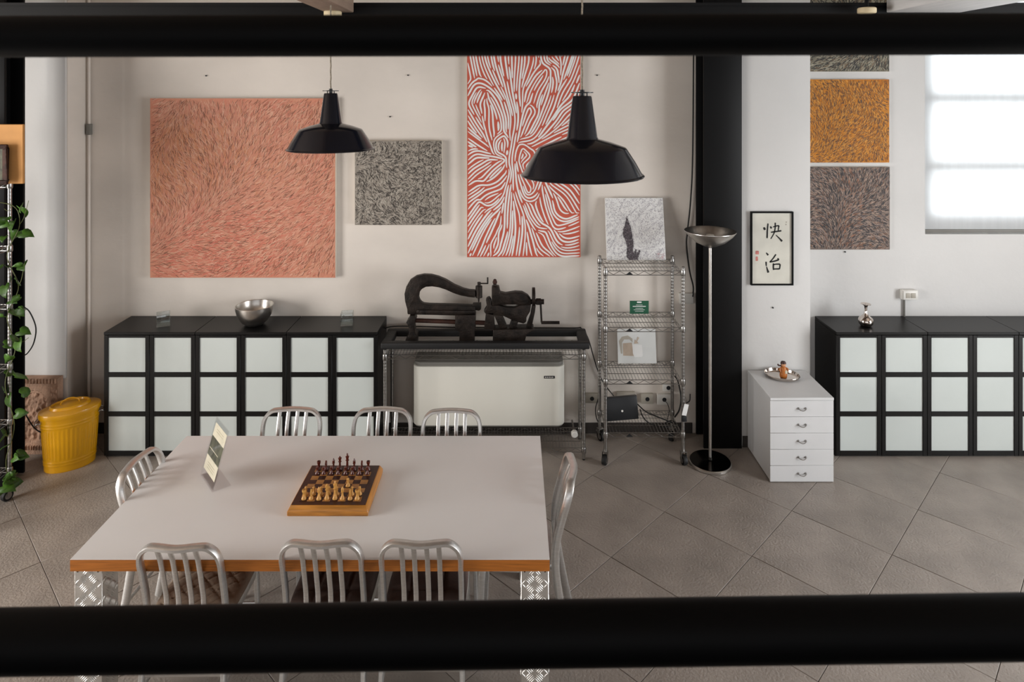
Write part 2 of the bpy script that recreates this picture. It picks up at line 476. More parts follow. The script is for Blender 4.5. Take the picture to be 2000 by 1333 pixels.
rb = thing('roller_blind', 'translucent white roller blind drawn over the bright window', 'blind', ((WX0 + WX1) / 2, YW + 0.03, WZ0))
MB().box(-hw + 0.008, hw - 0.008, -0.0008, 0.0008, 0.035, zz - 0.06).build('fabric', 'blind_fabric', rb)
MB().box(-hw + 0.008, hw - 0.008, -0.008, 0.008, 0.006, 0.034).build('bottom_bar', 'grey_plastic', rb, bevel=0.003)
MB().cyl((-hw + 0.005, 0.01, zz - 0.035), (hw - 0.005, 0.01, zz - 0.035), 0.03, n=16).build('roller', 'white_plastic', rb, smooth=True)
MB().tube([(-hw + 0.006, -0.014, 0.12), (-hw + 0.006, -0.014, zz - 0.05)], 0.0025, 6).build('pull_chain', 'grey_plastic', rb)

# ------------------------------------------------------------------ cabinets
CW, CD, CH = 0.697, 0.36, 0.957
def make_cabinet():
    t = thing('cabinet', '', 'cabinet', group='black cabinets with frosted panes')
    w2 = CW / 2 - 0.0015
    yb = CD
    b = MB()
    b.box(-w2, -w2 + 0.018, 0.02, yb, 0.0, CH - 0.022).box(w2 - 0.018, w2, 0.02, yb, 0.0, CH - 0.022)
    b.box(-w2 + 0.018, w2 - 0.018, 0.02, yb, 0.03, 0.048).box(-w2 + 0.018, w2 - 0.018, yb - 0.01, yb, 0.048, CH - 0.022)
    b.box(-w2 + 0.018, w2 - 0.018, 0.022, 0.04, 0.0, 0.03)
    b.build('body', 'black_brown', t)
    MB().box(-w2, w2, -0.004, yb + 0.002, CH - 0.021, CH).build('top', 'black_brown', t, bevel=0.002, seg=1)
    for s in (-1, 1):
        xa, xb = (-w2, -0.0015) if s < 0 else (0.0015, w2)
        z0, z1 = 0.012, CH - 0.025
        st = 0.031; top = 0.020; bot = 0.036; mid = 0.037
        ph = (z1 - z0 - top - bot - 2 * mid) / 3
        d = MB()
        d.box(xa, xa + st, 0, 0.019, z0, z1).box(xb - st, xb, 0, 0.019, z0, z1)
        zs = z0 + bot; ps = []
        d.box(xa + st, xb - st, 0.001, 0.018, z0, zs)
        for k in range(3):
            ps.append((zs, zs + ph)); e = mid if k < 2 else top
            d.box(xa + st, xb - st, 0.001, 0.018, zs + ph, zs + ph + e); zs += ph + e
        do = d.build('door', 'black_brown', t, bevel=0.0015, seg=1)
        for (za, zb) in ps:
            MB().box(xa + st - 0.004, xb - st + 0.004, 0.008, 0.013, za - 0.004, zb + 0.004).build('pane', 'frosted_glass', do)
    return t
cab0 = make_cabinet()
YC = 5.067
cabs = [(-3.127 + CW * (k + 0.5), l) for k, l in enumerate((
    'black cabinet with frosted square panes beside the yellow bin',
    'black frosted-pane cabinet carrying the steel bowl, middle of the left run',
    'black frosted-pane cabinet next to the wire table with the press'))]
cabs += [(2.461 + CW * (k + 0.5), l) for k, l in enumerate((
    'black frosted-pane cabinet carrying the silver vase on the right',
    'black frosted-pane cabinet below the window, second from the silver vase',
    'black frosted-pane cabinet cut by the right picture edge'))]
for k, (x, l) in enumerate(cabs):
    o = cab0 if k == 0 else dup(cab0)
    o.location = (x, YC, 0)
    o['label'] = l

# ------------------------------------------------------------------ table
TX0, TX1, TY0, TY1, TZ = -1.94, 0.158, 2.905, 3.943, 0.75
tb = thing('dining_table', 'large white topped table with plywood edge and tread plate legs', 'table', ((TX0 + TX1) / 2, (TY0 + TY1) / 2, 0))
tw, td = (TX1 - TX0) / 2, (TY1 - TY0) / 2
MB().box(-tw, tw, -td, td, TZ - 0.0015, TZ).build('white_top', 'table_white', tb)
core = MB().box(-tw, tw, -td, td, TZ - 0.052, TZ - 0.0016).build('plywood_edge', 'plywood', tb)
def tread_faces(hw, z0, z1):
    b = MB()
    step = 0.0395; bl = 0.036
    for f in range(4):
        Mr = Matrix.Rotation(f * PI / 2, 4, 'Z')
        n0 = len(b.v)
        row = 0; z = z0 + 0.01
        while z < z1:
            for cidx in range(-2, 3):
                x = (cidx + 0.5) * step
                flip = (row + cidx) % 2 == 0
                for q in range(5):
                    off = (q - 2) * 0.0078
                    L = bl * (0.5 - 0.10 * abs(q - 2) / 2) * 1.05
                    dx, dz = (0.707, 0.707) if flip else (0.707, -0.707)
                    ox, oz = -dz * off, dx * off
                    cx_, cz_ = x + ox, z + oz
                    wv = 0.0026
                    pts = [(cx_ - dx * L, cz_ - dz * L), (cx_ - dz * wv, cz_ + dx * wv), (cx_ + dx * L, cz_ + dz * L), (cx_ + dz * wv, cz_ - dx * wv)]
                    if abs(cx_) > hw - 0.008 or any(pz_ > z1 or pz_ < z0 for px, pz_ in pts): continue
                    lim = hw - 0.0012
                    for (ex, ez) in ((-dx * L, -dz * L), (dx * L, dz * L)):
                        if abs(cx_ + ex) > lim:
                            k_ = (lim - abs(cx_)) / abs(ex)
                            L = min(L, L * k_)
                    pts = [(cx_ - dx * L, cz_ - dz * L), (cx_ - dz * wv, cz_ + dx * wv), (cx_ + dx * L, cz_ + dz * L), (cx_ + dz * wv, cz_ - dx * wv)]
                    m_ = 0.55
                    r1 = (cx_ - dx * L * m_, cz_ - dz * L * m_); r2 = (cx_ + dx * L * m_, cz_ + dz * L * m_)
                    v = [(px, -hw - 0.0001, pz_) for px, pz_ in pts] + [(r1[0], -hw - 0.0024, r1[1]), (r2[0], -hw - 0.0024, r2[1])]
                    b.add(v, [(0, 1, 4), (1, 5, 4), (1, 2, 5), (2, 3, 5), (3, 4, 5), (3, 0, 4)])
            row += 1; z += step
        b.xf(Mr, n0)
    return b
leg_b = MB().box(-0.061, 0.061, -0.061, 0.061, 0.0, TZ - 0.053)
leg_me = None
for (x, y) in ((-tw + 0.064, -td + 0.085), (tw - 0.064, -td + 0.085), (-tw + 0.064, td - 0.085), (tw - 0.064, td - 0.085)):
    if leg_me is None:
        l0 = leg_b.build('leg', 'tread_plate', tb, bevel=0.002, seg=1)
        g0 = tread_faces(0.061, 0.004, TZ - 0.056).build('tread_bars', 'tread_plate', l0, recalc=False); g0['kind'] = 'stuff'
        for sx in (-0.045, 0.045): MB().cyl((sx, -0.0645, TZ - 0.068), (sx, -0.060, TZ - 0.068), 0.004, n=8).build('screw', 'dark_plastic', l0)
        leg_me = l0; o = l0
    else:
        o = dup(leg_me); o.parent = tb
    o.location = (x, y, 0)

# ------------------------------------------------------------------ chairs
def prof_y(z):
    pts = [(0, -0.275), (0.25, -0.222), (0.46, -0.195), (0.58, -0.203), (0.72, -0.238), (0.86, -0.280)]
    for (a, ya), (b_, yb) in zip(pts, pts[1:]):
        if z <= b_:
            t = (z - a) / (b_ - a); return ya + (yb - ya) * t
    return pts[-1][1]
def make_chair():
    t = thing('chair', '', 'chair', group='brushed aluminium chairs around the table')
    hw = 0.172
    path = [(-0.186, prof_y(0), 0.0), (-0.180, prof_y(.14), 0.14), (-0.176, prof_y(.3), 0.30), (-0.173, prof_y(.46), 0.46), (-hw, prof_y(.58), 0.58), (-hw, prof_y(.7), 0.70),
            (-hw, prof_y(.765), 0.765), (-hw + 0.012, prof_y(.81), 0.812), (-hw + 0.045, prof_y(.84), 0.843), (-hw + 0.085, prof_y(.85) - 0.004, 0.849), (0, prof_y(.85) - 0.016, 0.849)]
    full = path + [(-x, y, z) for x, y, z in reversed(path[:-1])]
    pts = spline(full, 4)
    b = MB(); base = 0
    # tangent-framed bar, deep front to back
    b.sweep(pts, 0.022, 0.038, (0, 1, 0.0))
    b.build('back_frame', 'aluminium', t, smooth=True)
    for x in (-0.081, -0.028, 0.028, 0.081):
        q = [(x, prof_y(z) - (0.012 if z > .8 else 0.004), z) for z in (0.455, 0.52, 0.58, 0.65, 0.72, 0.78, 0.842)]
        MB().sweep(spline(q, 3), 0.021, 0.012, (0, 1, 0)).build('slat', 'aluminium', t, smooth=True)
    MB().sweep([(-0.172, -0.194, 0.45), (0.172, -0.194, 0.45)], 0.03, 0.02, (0, 1, 0)).build('seat_rail', 'aluminium', t, smooth=True)
    s = MB(); n = 40
    def se(a, rx, ry, e=0.32):
        c, d = math.cos(a), math.sin(a)
        return (rx * math.copysign(abs(c) ** e, c), ry * math.copysign(abs(d) ** e, d))
    rings = [(1.0, 0.425), (1.0, 0.45), (0.985, 0.458), (0.9, 0.455), (0.6, 0.447), (0.3, 0.444)]
    for k, z in rings:
        for i in range(n):
            x, y = se(2 * PI * i / n, 0.187 * k, 0.178 * k); s.v.append((x, y + 0.005, z))
    s.v.append((0, 0.005, 0.443))
    for r_ in range(len(rings) - 1):
        for i in range(n): s.f.append((r_ * n + i, r_ * n + (i + 1) % n, (r_ + 1) * n + (i + 1) % n, (r_ + 1) * n + i))
    l = (len(rings) - 1) * n
    for i in range(n): s.f.append((l + i, l + (i + 1) % n, len(s.v) - 1))
    s.f.append(tuple(reversed(range(n))))
    s.build('seat', 'aluminium', t, smooth=True)
    for sx in (-1, 1):
        MB().sweep(spline([(sx * 0.172, 0.168, 0.43), (sx * 0.176, 0.176, 0.2), (sx * 0.182, 0.186, 0.0)], 4), 0.022, 0.03, (0, 1, 0)).build('leg', 'aluminium', t, smooth=True)
        MB().sweep([(sx * 0.177, prof_y(.2), 0.20), (sx * 0.176, 0.175, 0.20)], 0.012, 0.024, (0, 0, 1)).build('stretcher', 'aluminium', t, smooth=True)
    MB().sweep([(-0.174, 0.176, 0.25), (0.174, 0.176, 0.25)], 0.012, 0.024, (0, 0, 1)).build('stretcher', 'aluminium', t, smooth=True)
    MB().sweep([(-0.174, -0.215, 0.25), (0.174, -0.215, 0.25)], 0.012, 0.024, (0, 0, 1)).build('stretcher', 'aluminium', t, smooth=True)
    return t
ch0 = make_chair()
def place(x, y, rz, label, first=[True]):
    o = ch0 if first[0] else dup(ch0)
    first[0] = False
    o.location = (x, y, 0); o.rotation_euler = (0, 0, R(rz)); o['label'] = label
    return o
OFF = 0.285
front = [(-1.443, 2.835, 1.0), (-0.838, 2.86, 0), (-0.403, 2.86, 0)]
place(front[0][0], front[0][1] + OFF, 0.5, 'aluminium slatted chair with beige quilted cushion in front of the table')
place(front[1][0], front[1][1] + OFF, 0.3, 'aluminium slatted chair in front of the table, middle of the near row')
place(front[2][0], front[2][1] + OFF, 0, 'aluminium slatted chair in front of the table, rightmost of the near row')
place(-1.345, 4.065 - OFF, 180.5, 'aluminium slatted chair behind the table, leftmost of the far row')
place(-0.797, 4.065 - OFF, 180, 'aluminium slatted chair behind the table, middle of the far row')
place(-0.379, 4.045 - OFF, 179, 'aluminium slatted chair behind the table, in front of the white radiator')
place(-1.99 + OFF, 3.485, -93, 'aluminium slatted chair at the left end of the table near the bin')
place(0.305 - OFF, 3.46, 87, 'aluminium slatted chair at the right end of the table on open floor')

def cushion(x, y, m, label, quilt, seed):
    t = thing('seat_cushion', label, 'cushion', (x, y, 0.4585), group='cushions on the near chairs')
    n = 44; g = MB()
    hx, hy = 0.185, 0.18
    def hgt(u, v):
        e = max(0, 1 - max(abs(u), abs(v)) ** 8)
        z = 0.008 + 0.030 * e ** 0.6
        if quilt == 'diamond':
            for a in ((u + v), (u - v)):
                q = (a * 2.6) % 1.0; q = min(q, 1 - q)
                z -= 0.007 * math.exp(-(q / 0.07) ** 2) * e
        else:
            for a in (u, v):
                q = (a * 1.25 + 0.5) % 1.0; q = min(q, 1 - q)
                z -= 0.010 * math.exp(-(q / 0.08) ** 2) * e
        return z + 0.0015 * math.sin(9 * u + seed) * math.cos(8 * v)
    for j in range(n + 1):
        for i in range(n + 1):
            u, v = i / n * 2 - 1, j / n * 2 - 1
            k = 1 - 0.05 * (u * u * v * v)
            g.v.append((hx * u * k, hy * v * k, hgt(u, v)))
    for j in range(n):
        for i in range(n):
            a = j * (n + 1) + i; g.f.append((a, a + 1, a + n + 2, a + n + 1))
    bd = [i for i in range(n + 1)] + [(j + 1) * (n + 1) - 1 for j in range(1, n + 1)] + [n * (n + 1) + i for i in range(n - 1, -1, -1)] + [j * (n + 1) for j in range(n - 1, 0, -1)]
    st = len(g.v)
    for i in bd: g.v.append((g.v[i][0], g.v[i][1], 0.0))
    for k in range(len(bd)): g.f.append((bd[k], bd[(k + 1) % len(bd)], st + (k + 1) % len(bd), st + k))
    g.f.append(tuple(range(st, st + len(bd))))
    g.build('cover', m, t, smooth=True)
cushion(-1.443, 3.125, 'quilt_beige', 'beige diamond quilted cushion on the leftmost near chair', 'diamond', 1)
cushion(-0.838, 3.15, 'quilt_brown', 'dark brown tufted cushion on the middle near chair', 'square', 2)
cushion(-0.403, 3.15, 'quilt_brown', 'dark brown tufted cushion on the rightmost near chair', 'square', 5)

# ------------------------------------------------------------------ chessboard and pieces
BX, BY = -0.896, 3.380
BW, BD, BH = 0.195, 0.183, 0.046
bt_ = thing('chessboard', 'wooden chessboard box with dark border on the white table', 'chessboard', (BX, BY, TZ + 0.0005))
fr = MB()
o_, i_ = 1.0, 0.93
v = []
for (k, z) in ((1.0, 0.004), (1.0, 0.022), (0.935, BH)):
    v += [(-BW * k, -BD * k, z), (BW * k, -BD * k, z), (BW * k, BD * k, z), (-BW * k, BD * k, z)]
v += [(-BW * .99, -BD * .99, 0.0), (BW * .99, -BD * .99, 0.0), (BW * .99, BD * .99, 0.0), (-BW * .99, BD * .99, 0.0)]
f = [(8, 9, 10, 11), (15, 14, 13, 12)]
for k in range(4):
    k2 = (k + 1) % 4
    f += [(k, k2, 4 + k2, 4 + k), (4 + k, 4 + k2, 8 + k2, 8 + k), (12 + k, 12 + k2, k2, k)]
MB().add(v, f).build('box_frame', 'wood_oak', bt_, bevel=0.0015, seg=1)
sx_, sy_ = 0.0375, 0.0355
MB().box(-BW * .92, BW * .92, -BD * .92, BD * .92, BH + 0.0001, BH + 0.0012).build('border', 'wood_dark', bt_)
sq = {}
for c in range(8):
    for r in range(8):
        dark = (c + r) % 2 == 0          # near left square is dark
        m = 'wood_dark' if dark else 'wood_square'
        if m not in sq:
            o = MB().box(-sx_ / 2 + .0002, sx_ / 2 - .0002, -sy_ / 2 + .0002, sy_ / 2 - .0002, 0, 0.0012).build('square', m, bt_); sq[m] = o
        else:
            o = sq[m].copy(); COL.objects.link(o)
        o.location = ((c - 3.5) * sx_, (r - 3.5) * sy_, BH + 0.0013)
prof = {
 'pawn': [(0.0115, 0), (0.0115, 0.004), (0.009, 0.008), (0.005, 0.014), (0.0042, 0.022), (0.0068, 0.025), (0.0045, 0.027), (0.006, 0.031), (0.0068, 0.035), (0.005, 0.0395), (0, 0.041)],
 'rook': [(0.0125, 0), (0.0125, 0.005), (0.0095, 0.009), (0.0065, 0.016), (0.006, 0.030), (0.0085, 0.034), (0.0095, 0.038), (0.0095, 0.046), (0.006, 0.046), (0.006, 0.043), (0, 0.043)],
 'knight': [(0.0125, 0), (0.0125, 0.005), (0.0095, 0.009), (0.0075, 0.014), (0, 0.016)],
 'bishop': [(0.0125, 0), (0.0125, 0.005), (0.0095, 0.009), (0.0055, 0.018), (0.0045, 0.032), (0.008, 0.036), (0.005, 0.038), (0.0072, 0.044), (0.0068, 0.050), (0.003, 0.057), (0.0028, 0.059), (0, 0.062)],
 'queen': [(0.013, 0), (0.013, 0.005), (0.010, 0.010), (0.006, 0.020), (0.005, 0.040), (0.0092, 0.045), (0.0055, 0.048), (0.0070, 0.056), (0.0092, 0.064), (0.006, 0.066), (0.0035, 0.068), (0.0035, 0.072), (0, 0.074)],
 'king': [(0.013, 0), (0.013, 0.005), (0.010, 0.010), (0.0065, 0.022), (0.0055, 0.046), (0.0098, 0.051), (0.006, 0.054), (0.0075, 0.063), (0.0098, 0.071), (0.005, 0.074), (0.003, 0.077), (0.005, 0.081), (0.003, 0.086), (0, 0.089)]}
order = ['rook', 'knight', 'bishop', 'queen', 'king', 'bishop', 'knight', 'rook']
files = ['leftmost', 'second from left', 'third from left', 'fourth from left', 'fifth from left', 'sixth from left', 'seventh from left', 'rightmost']
pcs = {}
def piece(kind, dark, c, r, label):
    key = (kind, dark)
    loc = (BX + (c - 3.5) * sx_ + rnd.uniform(-.002, .002), BY + (r - 3.5) * sy_ + rnd.uniform(-.002, .002), TZ + 0.0005 + BH + 0.0026)
    m = 'wood_red' if dark else 'wood_light'
    if key not in pcs:
        b = MB().lathe(prof[kind], 16)
        if kind == 'knight':
            hp = [(-0.006, 0.013), (0.007, 0.013), (0.006, 0.022), (0.002, 0.028), (0.009, 0.031), (0.010, 0.036), (0.004, 0.043), (0.000, 0.049), (-0.004, 0.046), (-0.007, 0.038), (-0.008, 0.026)]
            b.prism(hp, -0.004, 0.004)
        o = b.build('chess_' + kind, m, smooth=True); pcs[key] = o
    else:
        o = pcs[key].copy(); COL.objects.link(o)
    o.location = loc
    if kind == 'knight': o.rotation_euler = (0, 0, R(90 if not dark else -90))
    tag(o, label, 'chess piece', 'dark chess pieces' if dark else 'light chess pieces')
for c, k in enumerate(order):
    piece(k, True, c, 7, f'dark red-brown {k} on the far edge row of the chessboard, {files[c]}')
    piece('pawn', True, c, 6, f'dark red-brown pawn in the far pawn row of the chessboard, {files[c]}')
    piece(k, False, c, 0, f'pale wooden {k} on the near edge row of the chessboard, {files[c]}')
    if c == 5: piece('pawn', False, c, 3, 'pale wooden pawn advanced alone towards the middle of the chessboard')
    else: piece('pawn', False, c, 1, f'pale wooden pawn in the near pawn row of the chessboard, {files[c]}')

# ------------------------------------------------------------------ acrylic sign holder
A, Bp = Vector((-1.670, 3.545, TZ)), Vector((-1.536, 3.387, TZ))
dirx = (Bp - A).normalized(); back = Vector((0.763, 0.647, 0))
sh = thing('sign_holder', 'clear acrylic slanted sign holder with a printed card on the table', 'sign holder', (A + Bp) / 2 + Vector((0, 0, 0.0006)), math.atan2(dirx.y, dirx.x))
L2 = (Bp - A).length / 2
# local x along the bend, local y = backwards
MB().box(-L2, L2, 0, 0.092, 0, 0.003).build('base_plate', 'acrylic', sh)
lean = Vector((0, 0.082, 0.280)); n_ = Vector((0, -lean.z, lean.y)).normalized()
def sheet(x0, x1, a0, a1, off, th):
    b = MB(); q = []
    for o2 in (off, off + th):
        for (x, a) in ((x0, a0), (x1, a0), (x1, a1), (x0, a1)):
            q.append(Vector((x, 0, 0.003)) + lean * a + n_ * o2)
    return b.add(q, [(0, 3, 2, 1), (4, 5, 6, 7), (0, 1, 5, 4), (1, 2, 6, 5), (2, 3, 7, 6), (3, 0, 4, 7)])
sheet(-L2, L2, 0, 1, 0.0016, 0.002).build('front_sheet', 'acrylic', sh)
sheet(-L2, L2, 0.02, 1, -0.003, 0.002).build('rear_sheet', 'acrylic', sh)
cd = sheet(-L2 + .012, L2 - .012, 0.14, 0.92, -0.0006, 0.0007).build('card', 'print_cream', sh)
sheet(-L2 + .012, L2 - .012, 0.38, 0.70, 0.00015, 0.0004).build('card_picture', 'print_green', cd)
for a in (0.80, 0.84, 0.20, 0.24, 0.28):
    sheet(-L2 + .05, L2 - .05, a, a + 0.012, 0.00015, 0.0003).build('print_line', 'print_line', cd)
sheet(-L2 + .02, L2 - .05, 0.5, 0.51, 0.0006, 0.0003).build('print_line', 'print_cream', cd)

# ------------------------------------------------------------------ pendant lamps
def pendant(u, v, Y, label):
    c = at(u, v, Y)
    t = thing('pendant_lamp', label, 'pendant lamp', c, group='black enamel pendant lamps over the table')
    outer = [(0.249, -0.004), (0.252, 0.0), (0.249, 0.004), (0.243, 0.006), (0.215, 0.056), (0.182, 0.107), (0.176, 0.114), (0.12, 0.134), (0.066, 0.148), (0.062, 0.156), (0.039, 0.318), (0.036, 0.324), (0.0, 0.325)]
    MB().lathe(outer, 48).build('shade', 'enamel_navy', t, smooth=True)
    MB().lathe([(0.246, -0.003), (0.21, 0.052), (0.176, 0.104), (0.06, 0.142), (0.0, 0.15)], 48).build('inner_reflector', 'enamel_white', t, smooth=True)
    cap = MB().cyl((0, 0, 0.324), (0, 0, 0.35), 0.010, n=10).cyl((0.02, 0, 0.324), (0.02, 0, 0.336), 0.003, n=6).cyl((-0.02, 0, 0.324), (-0.02, 0, 0.336), 0.003, n=6)
    cap.lathe([(0.001, 0.335), (0.046, 0.336), (0.046, 0.340), (0.001, 0.341)], 20)
    cap.build('cap', 'dark_plastic', t, smooth=True)
    q = []
    n = 60
    for i in range(n + 1): q.append((0.0012 * math.cos(i * 2.1), 0.0012 * math.sin(i * 2.1), 0.345 + (ZC - c.z - 0.345) * i / n))
    MB().tube(q, 0.0042, 6).build('cord', 'cord_beige', t, smooth=True)
    MB().lathe([(0.0, 0.03), (0.02, 0.035), (0.03, 0.06), (0.022, 0.09), (0.014, 0.13), (0, 0.14)], 16).build('bulb', 'white_plastic', t, smooth=True)
pendant(646, 291, 3.86, 'black pendant lamp in front of the coral painting, the smaller looking one')
pendant(1137, 342, 2.72, 'black pendant lamp in front of the red and white painting, the larger looking one')

# ------------------------------------------------------------------ paintings
def field(seed):
    r = random.Random(seed)
    ks = [(r.uniform(-3.4, 3.4), r.uniform(-3.4, 3.4), r.uniform(0, 6.3)) for _ in range(6)]
    return lambda x, z: sum(math.sin(a * x + b_ * z + c) for a, b_, c in ks) / 2.4
def strokes(W, Hh, n, length, width, angle, curl, palette, seed, y=-0.0006, keep=None, tone=None):
    r = random.Random(seed); b = MB(); cols = []
    for q in range(n):
        x, z = r.uniform(-W / 2, W / 2), r.uniform(0, Hh)
        if keep and not keep(x, z, r): continue
        a = angle(x, z) + r.gauss(0, 0.28)
        L = length * r.uniform(0.6, 1.3); k = curl(x, z, r)
        wd = width * r.uniform(0.6, 1.25)
        pts = []; px, pz_ = x, z
        for s in range(5):
            pts.append((px, pz_, a)); px += math.cos(a) * L / 4; pz_ += math.sin(a) * L / 4; a += k / 4
        col = palette[r.randrange(len(palette))] if not tone else tone(x, z, r)
        base = len(b.v); yy = y - r.random() * 0.0009
        ok = all(abs(p[0]) < W / 2 - .001 and 0.001 < p[1] < Hh - .001 for p in pts)
        if not ok: continue
        for s, (px, pz_, aa) in enumerate(pts):
            ww = wd * (0.35, 0.95, 1.0, 0.8, 0.15)[s] / 2
            b.v.append((px - math.sin(aa) * ww, yy, pz_ + math.cos(aa) * ww)); b.v.append((px + math.sin(aa) * ww, yy, pz_ - math.cos(aa) * ww))
        for s in range(4): b.f.append((base + 2 * s, base + 2 * s + 1, base + 2 * s + 3, base + 2 * s + 2))
        cols += [col] * 10
    b.c = cols
    return b
def build_strokes(b, name, parent):
    o = b.build(name, 'pigment', parent, recalc=False)
    ca = o.data.color_attributes.new('pigment', 'FLOAT_COLOR', 'POINT')
    flat = []
    for c in b.c: flat += [*lin(c), 1.0]
    ca.data.foreach_set('color', flat)
    o['kind'] = 'stuff'
    return o
def painting(name, u0, u1, v0, v1, Y, ground, label, thick, group=None):
    a, b_ = at(u0, v1, Y), at(u1, v0, Y)
    W, Hh = b_.x - a.x, b_.z - a.z
    t = thing(name, label, 'painting', ((a.x + b_.x) / 2, Y, a.z), group=group)
    MB().box(-W / 2, W / 2, 0.0012, thick, 0, Hh).build('canvas', 'canvas_edge', t, bevel=0.002, seg=1)
    MB().box(-W / 2 + .001, W / 2 - .001, 0, 0.0012, 0.001, Hh - .001).build('paint_ground', ground, t)
    return t, W, Hh
zc = lambda x, z, r: r.gauss(0, 0.35)
# coral
t, W, Hh = painting('abstract_painting', 293, 655, 192, 543, 5.385, 'coral_ground', 'large square coral painting covered in fine hair-like strokes', YW - 5.385 - .001)
f1, f2, f3 = field(3), field(8), field(21)
def ang1(x, z): return 0.35 + 1.25 * f1(x * 1.5, z * 1.5) + 0.5 * (z / 1.4) ** 2
def tone1(x, z, r):
    k = f2(x * 1.2, z * 1.2) + r.gauss(0, .35); q = r.random()
    if q < 0.24: return r.choice([(132, 80, 58), (146, 92, 68), (120, 74, 56)])
    if q < 0.56: return r.choice([(228, 178, 152), (222, 168, 142), (216, 164, 134)])
    return (212, 118, 96) if k > 0.55 else ((216, 146, 104) if k < -0.6 else (212, 142, 118))
build_strokes(strokes(W, Hh, 16000, 0.058, 0.0034, ang1, zc, None, 5, tone=tone1), 'brush_strokes', t)
# grey square
t, W, Hh = painting('abstract_painting', 693, 863, 275, 440, 5.385, 'grey_ground', 'small square grey painting of curly dark strokes', YW - 5.385 - .001)
def ang2(x, z): return 0.5 + 1.6 * f2(x * 3, z * 3)
def curl2(x, z, r): return r.choice((-1, 1)) * r.uniform(0.6, 1.6) * (1.0 if x < 0.05 else 2.0)
build_strokes(strokes(W, Hh, 5200, 0.036, 0.0050, ang2, curl2, [(50, 46, 42), (62, 56, 50), (88, 82, 76), (176, 168, 156), (186, 178, 166), (160, 150, 138)], 6), 'brush_strokes', t)
# right wall, three panels
def ang3(x, z): return PI / 2 + 1.3 * math.sin(x * 4) * math.cos(z * 3) + 0.9 * f3(x * 3, z * 3)
t, W, Hh = painting('abstract_painting', 1568.5, 1737, 155, 318, 5.408, 'orange_ground', 'square orange painting with fine dark strokes, middle of the hanging column', YW - 5.408 - .001, 'square paintings hung in a column beside the window')
build_strokes(strokes(W, Hh, 9000, 0.026, 0.0032, ang3, zc, [(96, 62, 26), (120, 74, 24), (84, 60, 40), (226, 152, 44), (216, 140, 36), (222, 160, 70), (150, 92, 30)], 7), 'brush_strokes', t)
t, W, Hh = painting('abstract_painting', 1570, 1738, 326, 488, 5.408, 'umber_ground', 'square dark umber painting with black strokes, lowest of the hanging column', YW - 5.408 - .001, 'square paintings hung in a column beside the window')
def tone4(x, z, r):
    if abs(x - 0.02) < 0.09 and r.random() < 0.12: return (150, 100, 72)
    return r.choice([(34, 30, 32), (44, 40, 42), (28, 26, 30), (60, 54, 54), (166, 142, 126), (150, 128, 112), (140, 120, 112), (118, 82, 60)])
build_strokes(strokes(W, Hh, 6800, 0.034, 0.0048, lambda x, z: PI / 2 - x * 3.2 + 0.8 * f3(x * 3, z * 3), zc, None, 9, tone=tone4), 'brush_strokes', t)
t, W, Hh = painting('abstract_painting', 1569, 1737, -10, 140, 5.408, 'olive_ground', 'grey olive painting cut off by the upper rail, top of the hanging column', YW - 5.408 - .001, 'square paintings hung in a column beside the window')
build_strokes(strokes(W, Hh, 5600, 0.036, 0.0050, lambda x, z: 0.6 + 1.5 * f1(x * 3, z * 3), zc, [(40, 38, 34), (52, 50, 44), (30, 30, 28), (168, 162, 142), (150, 144, 124), (120, 96, 70)], 10), 'brush_strokes', t)

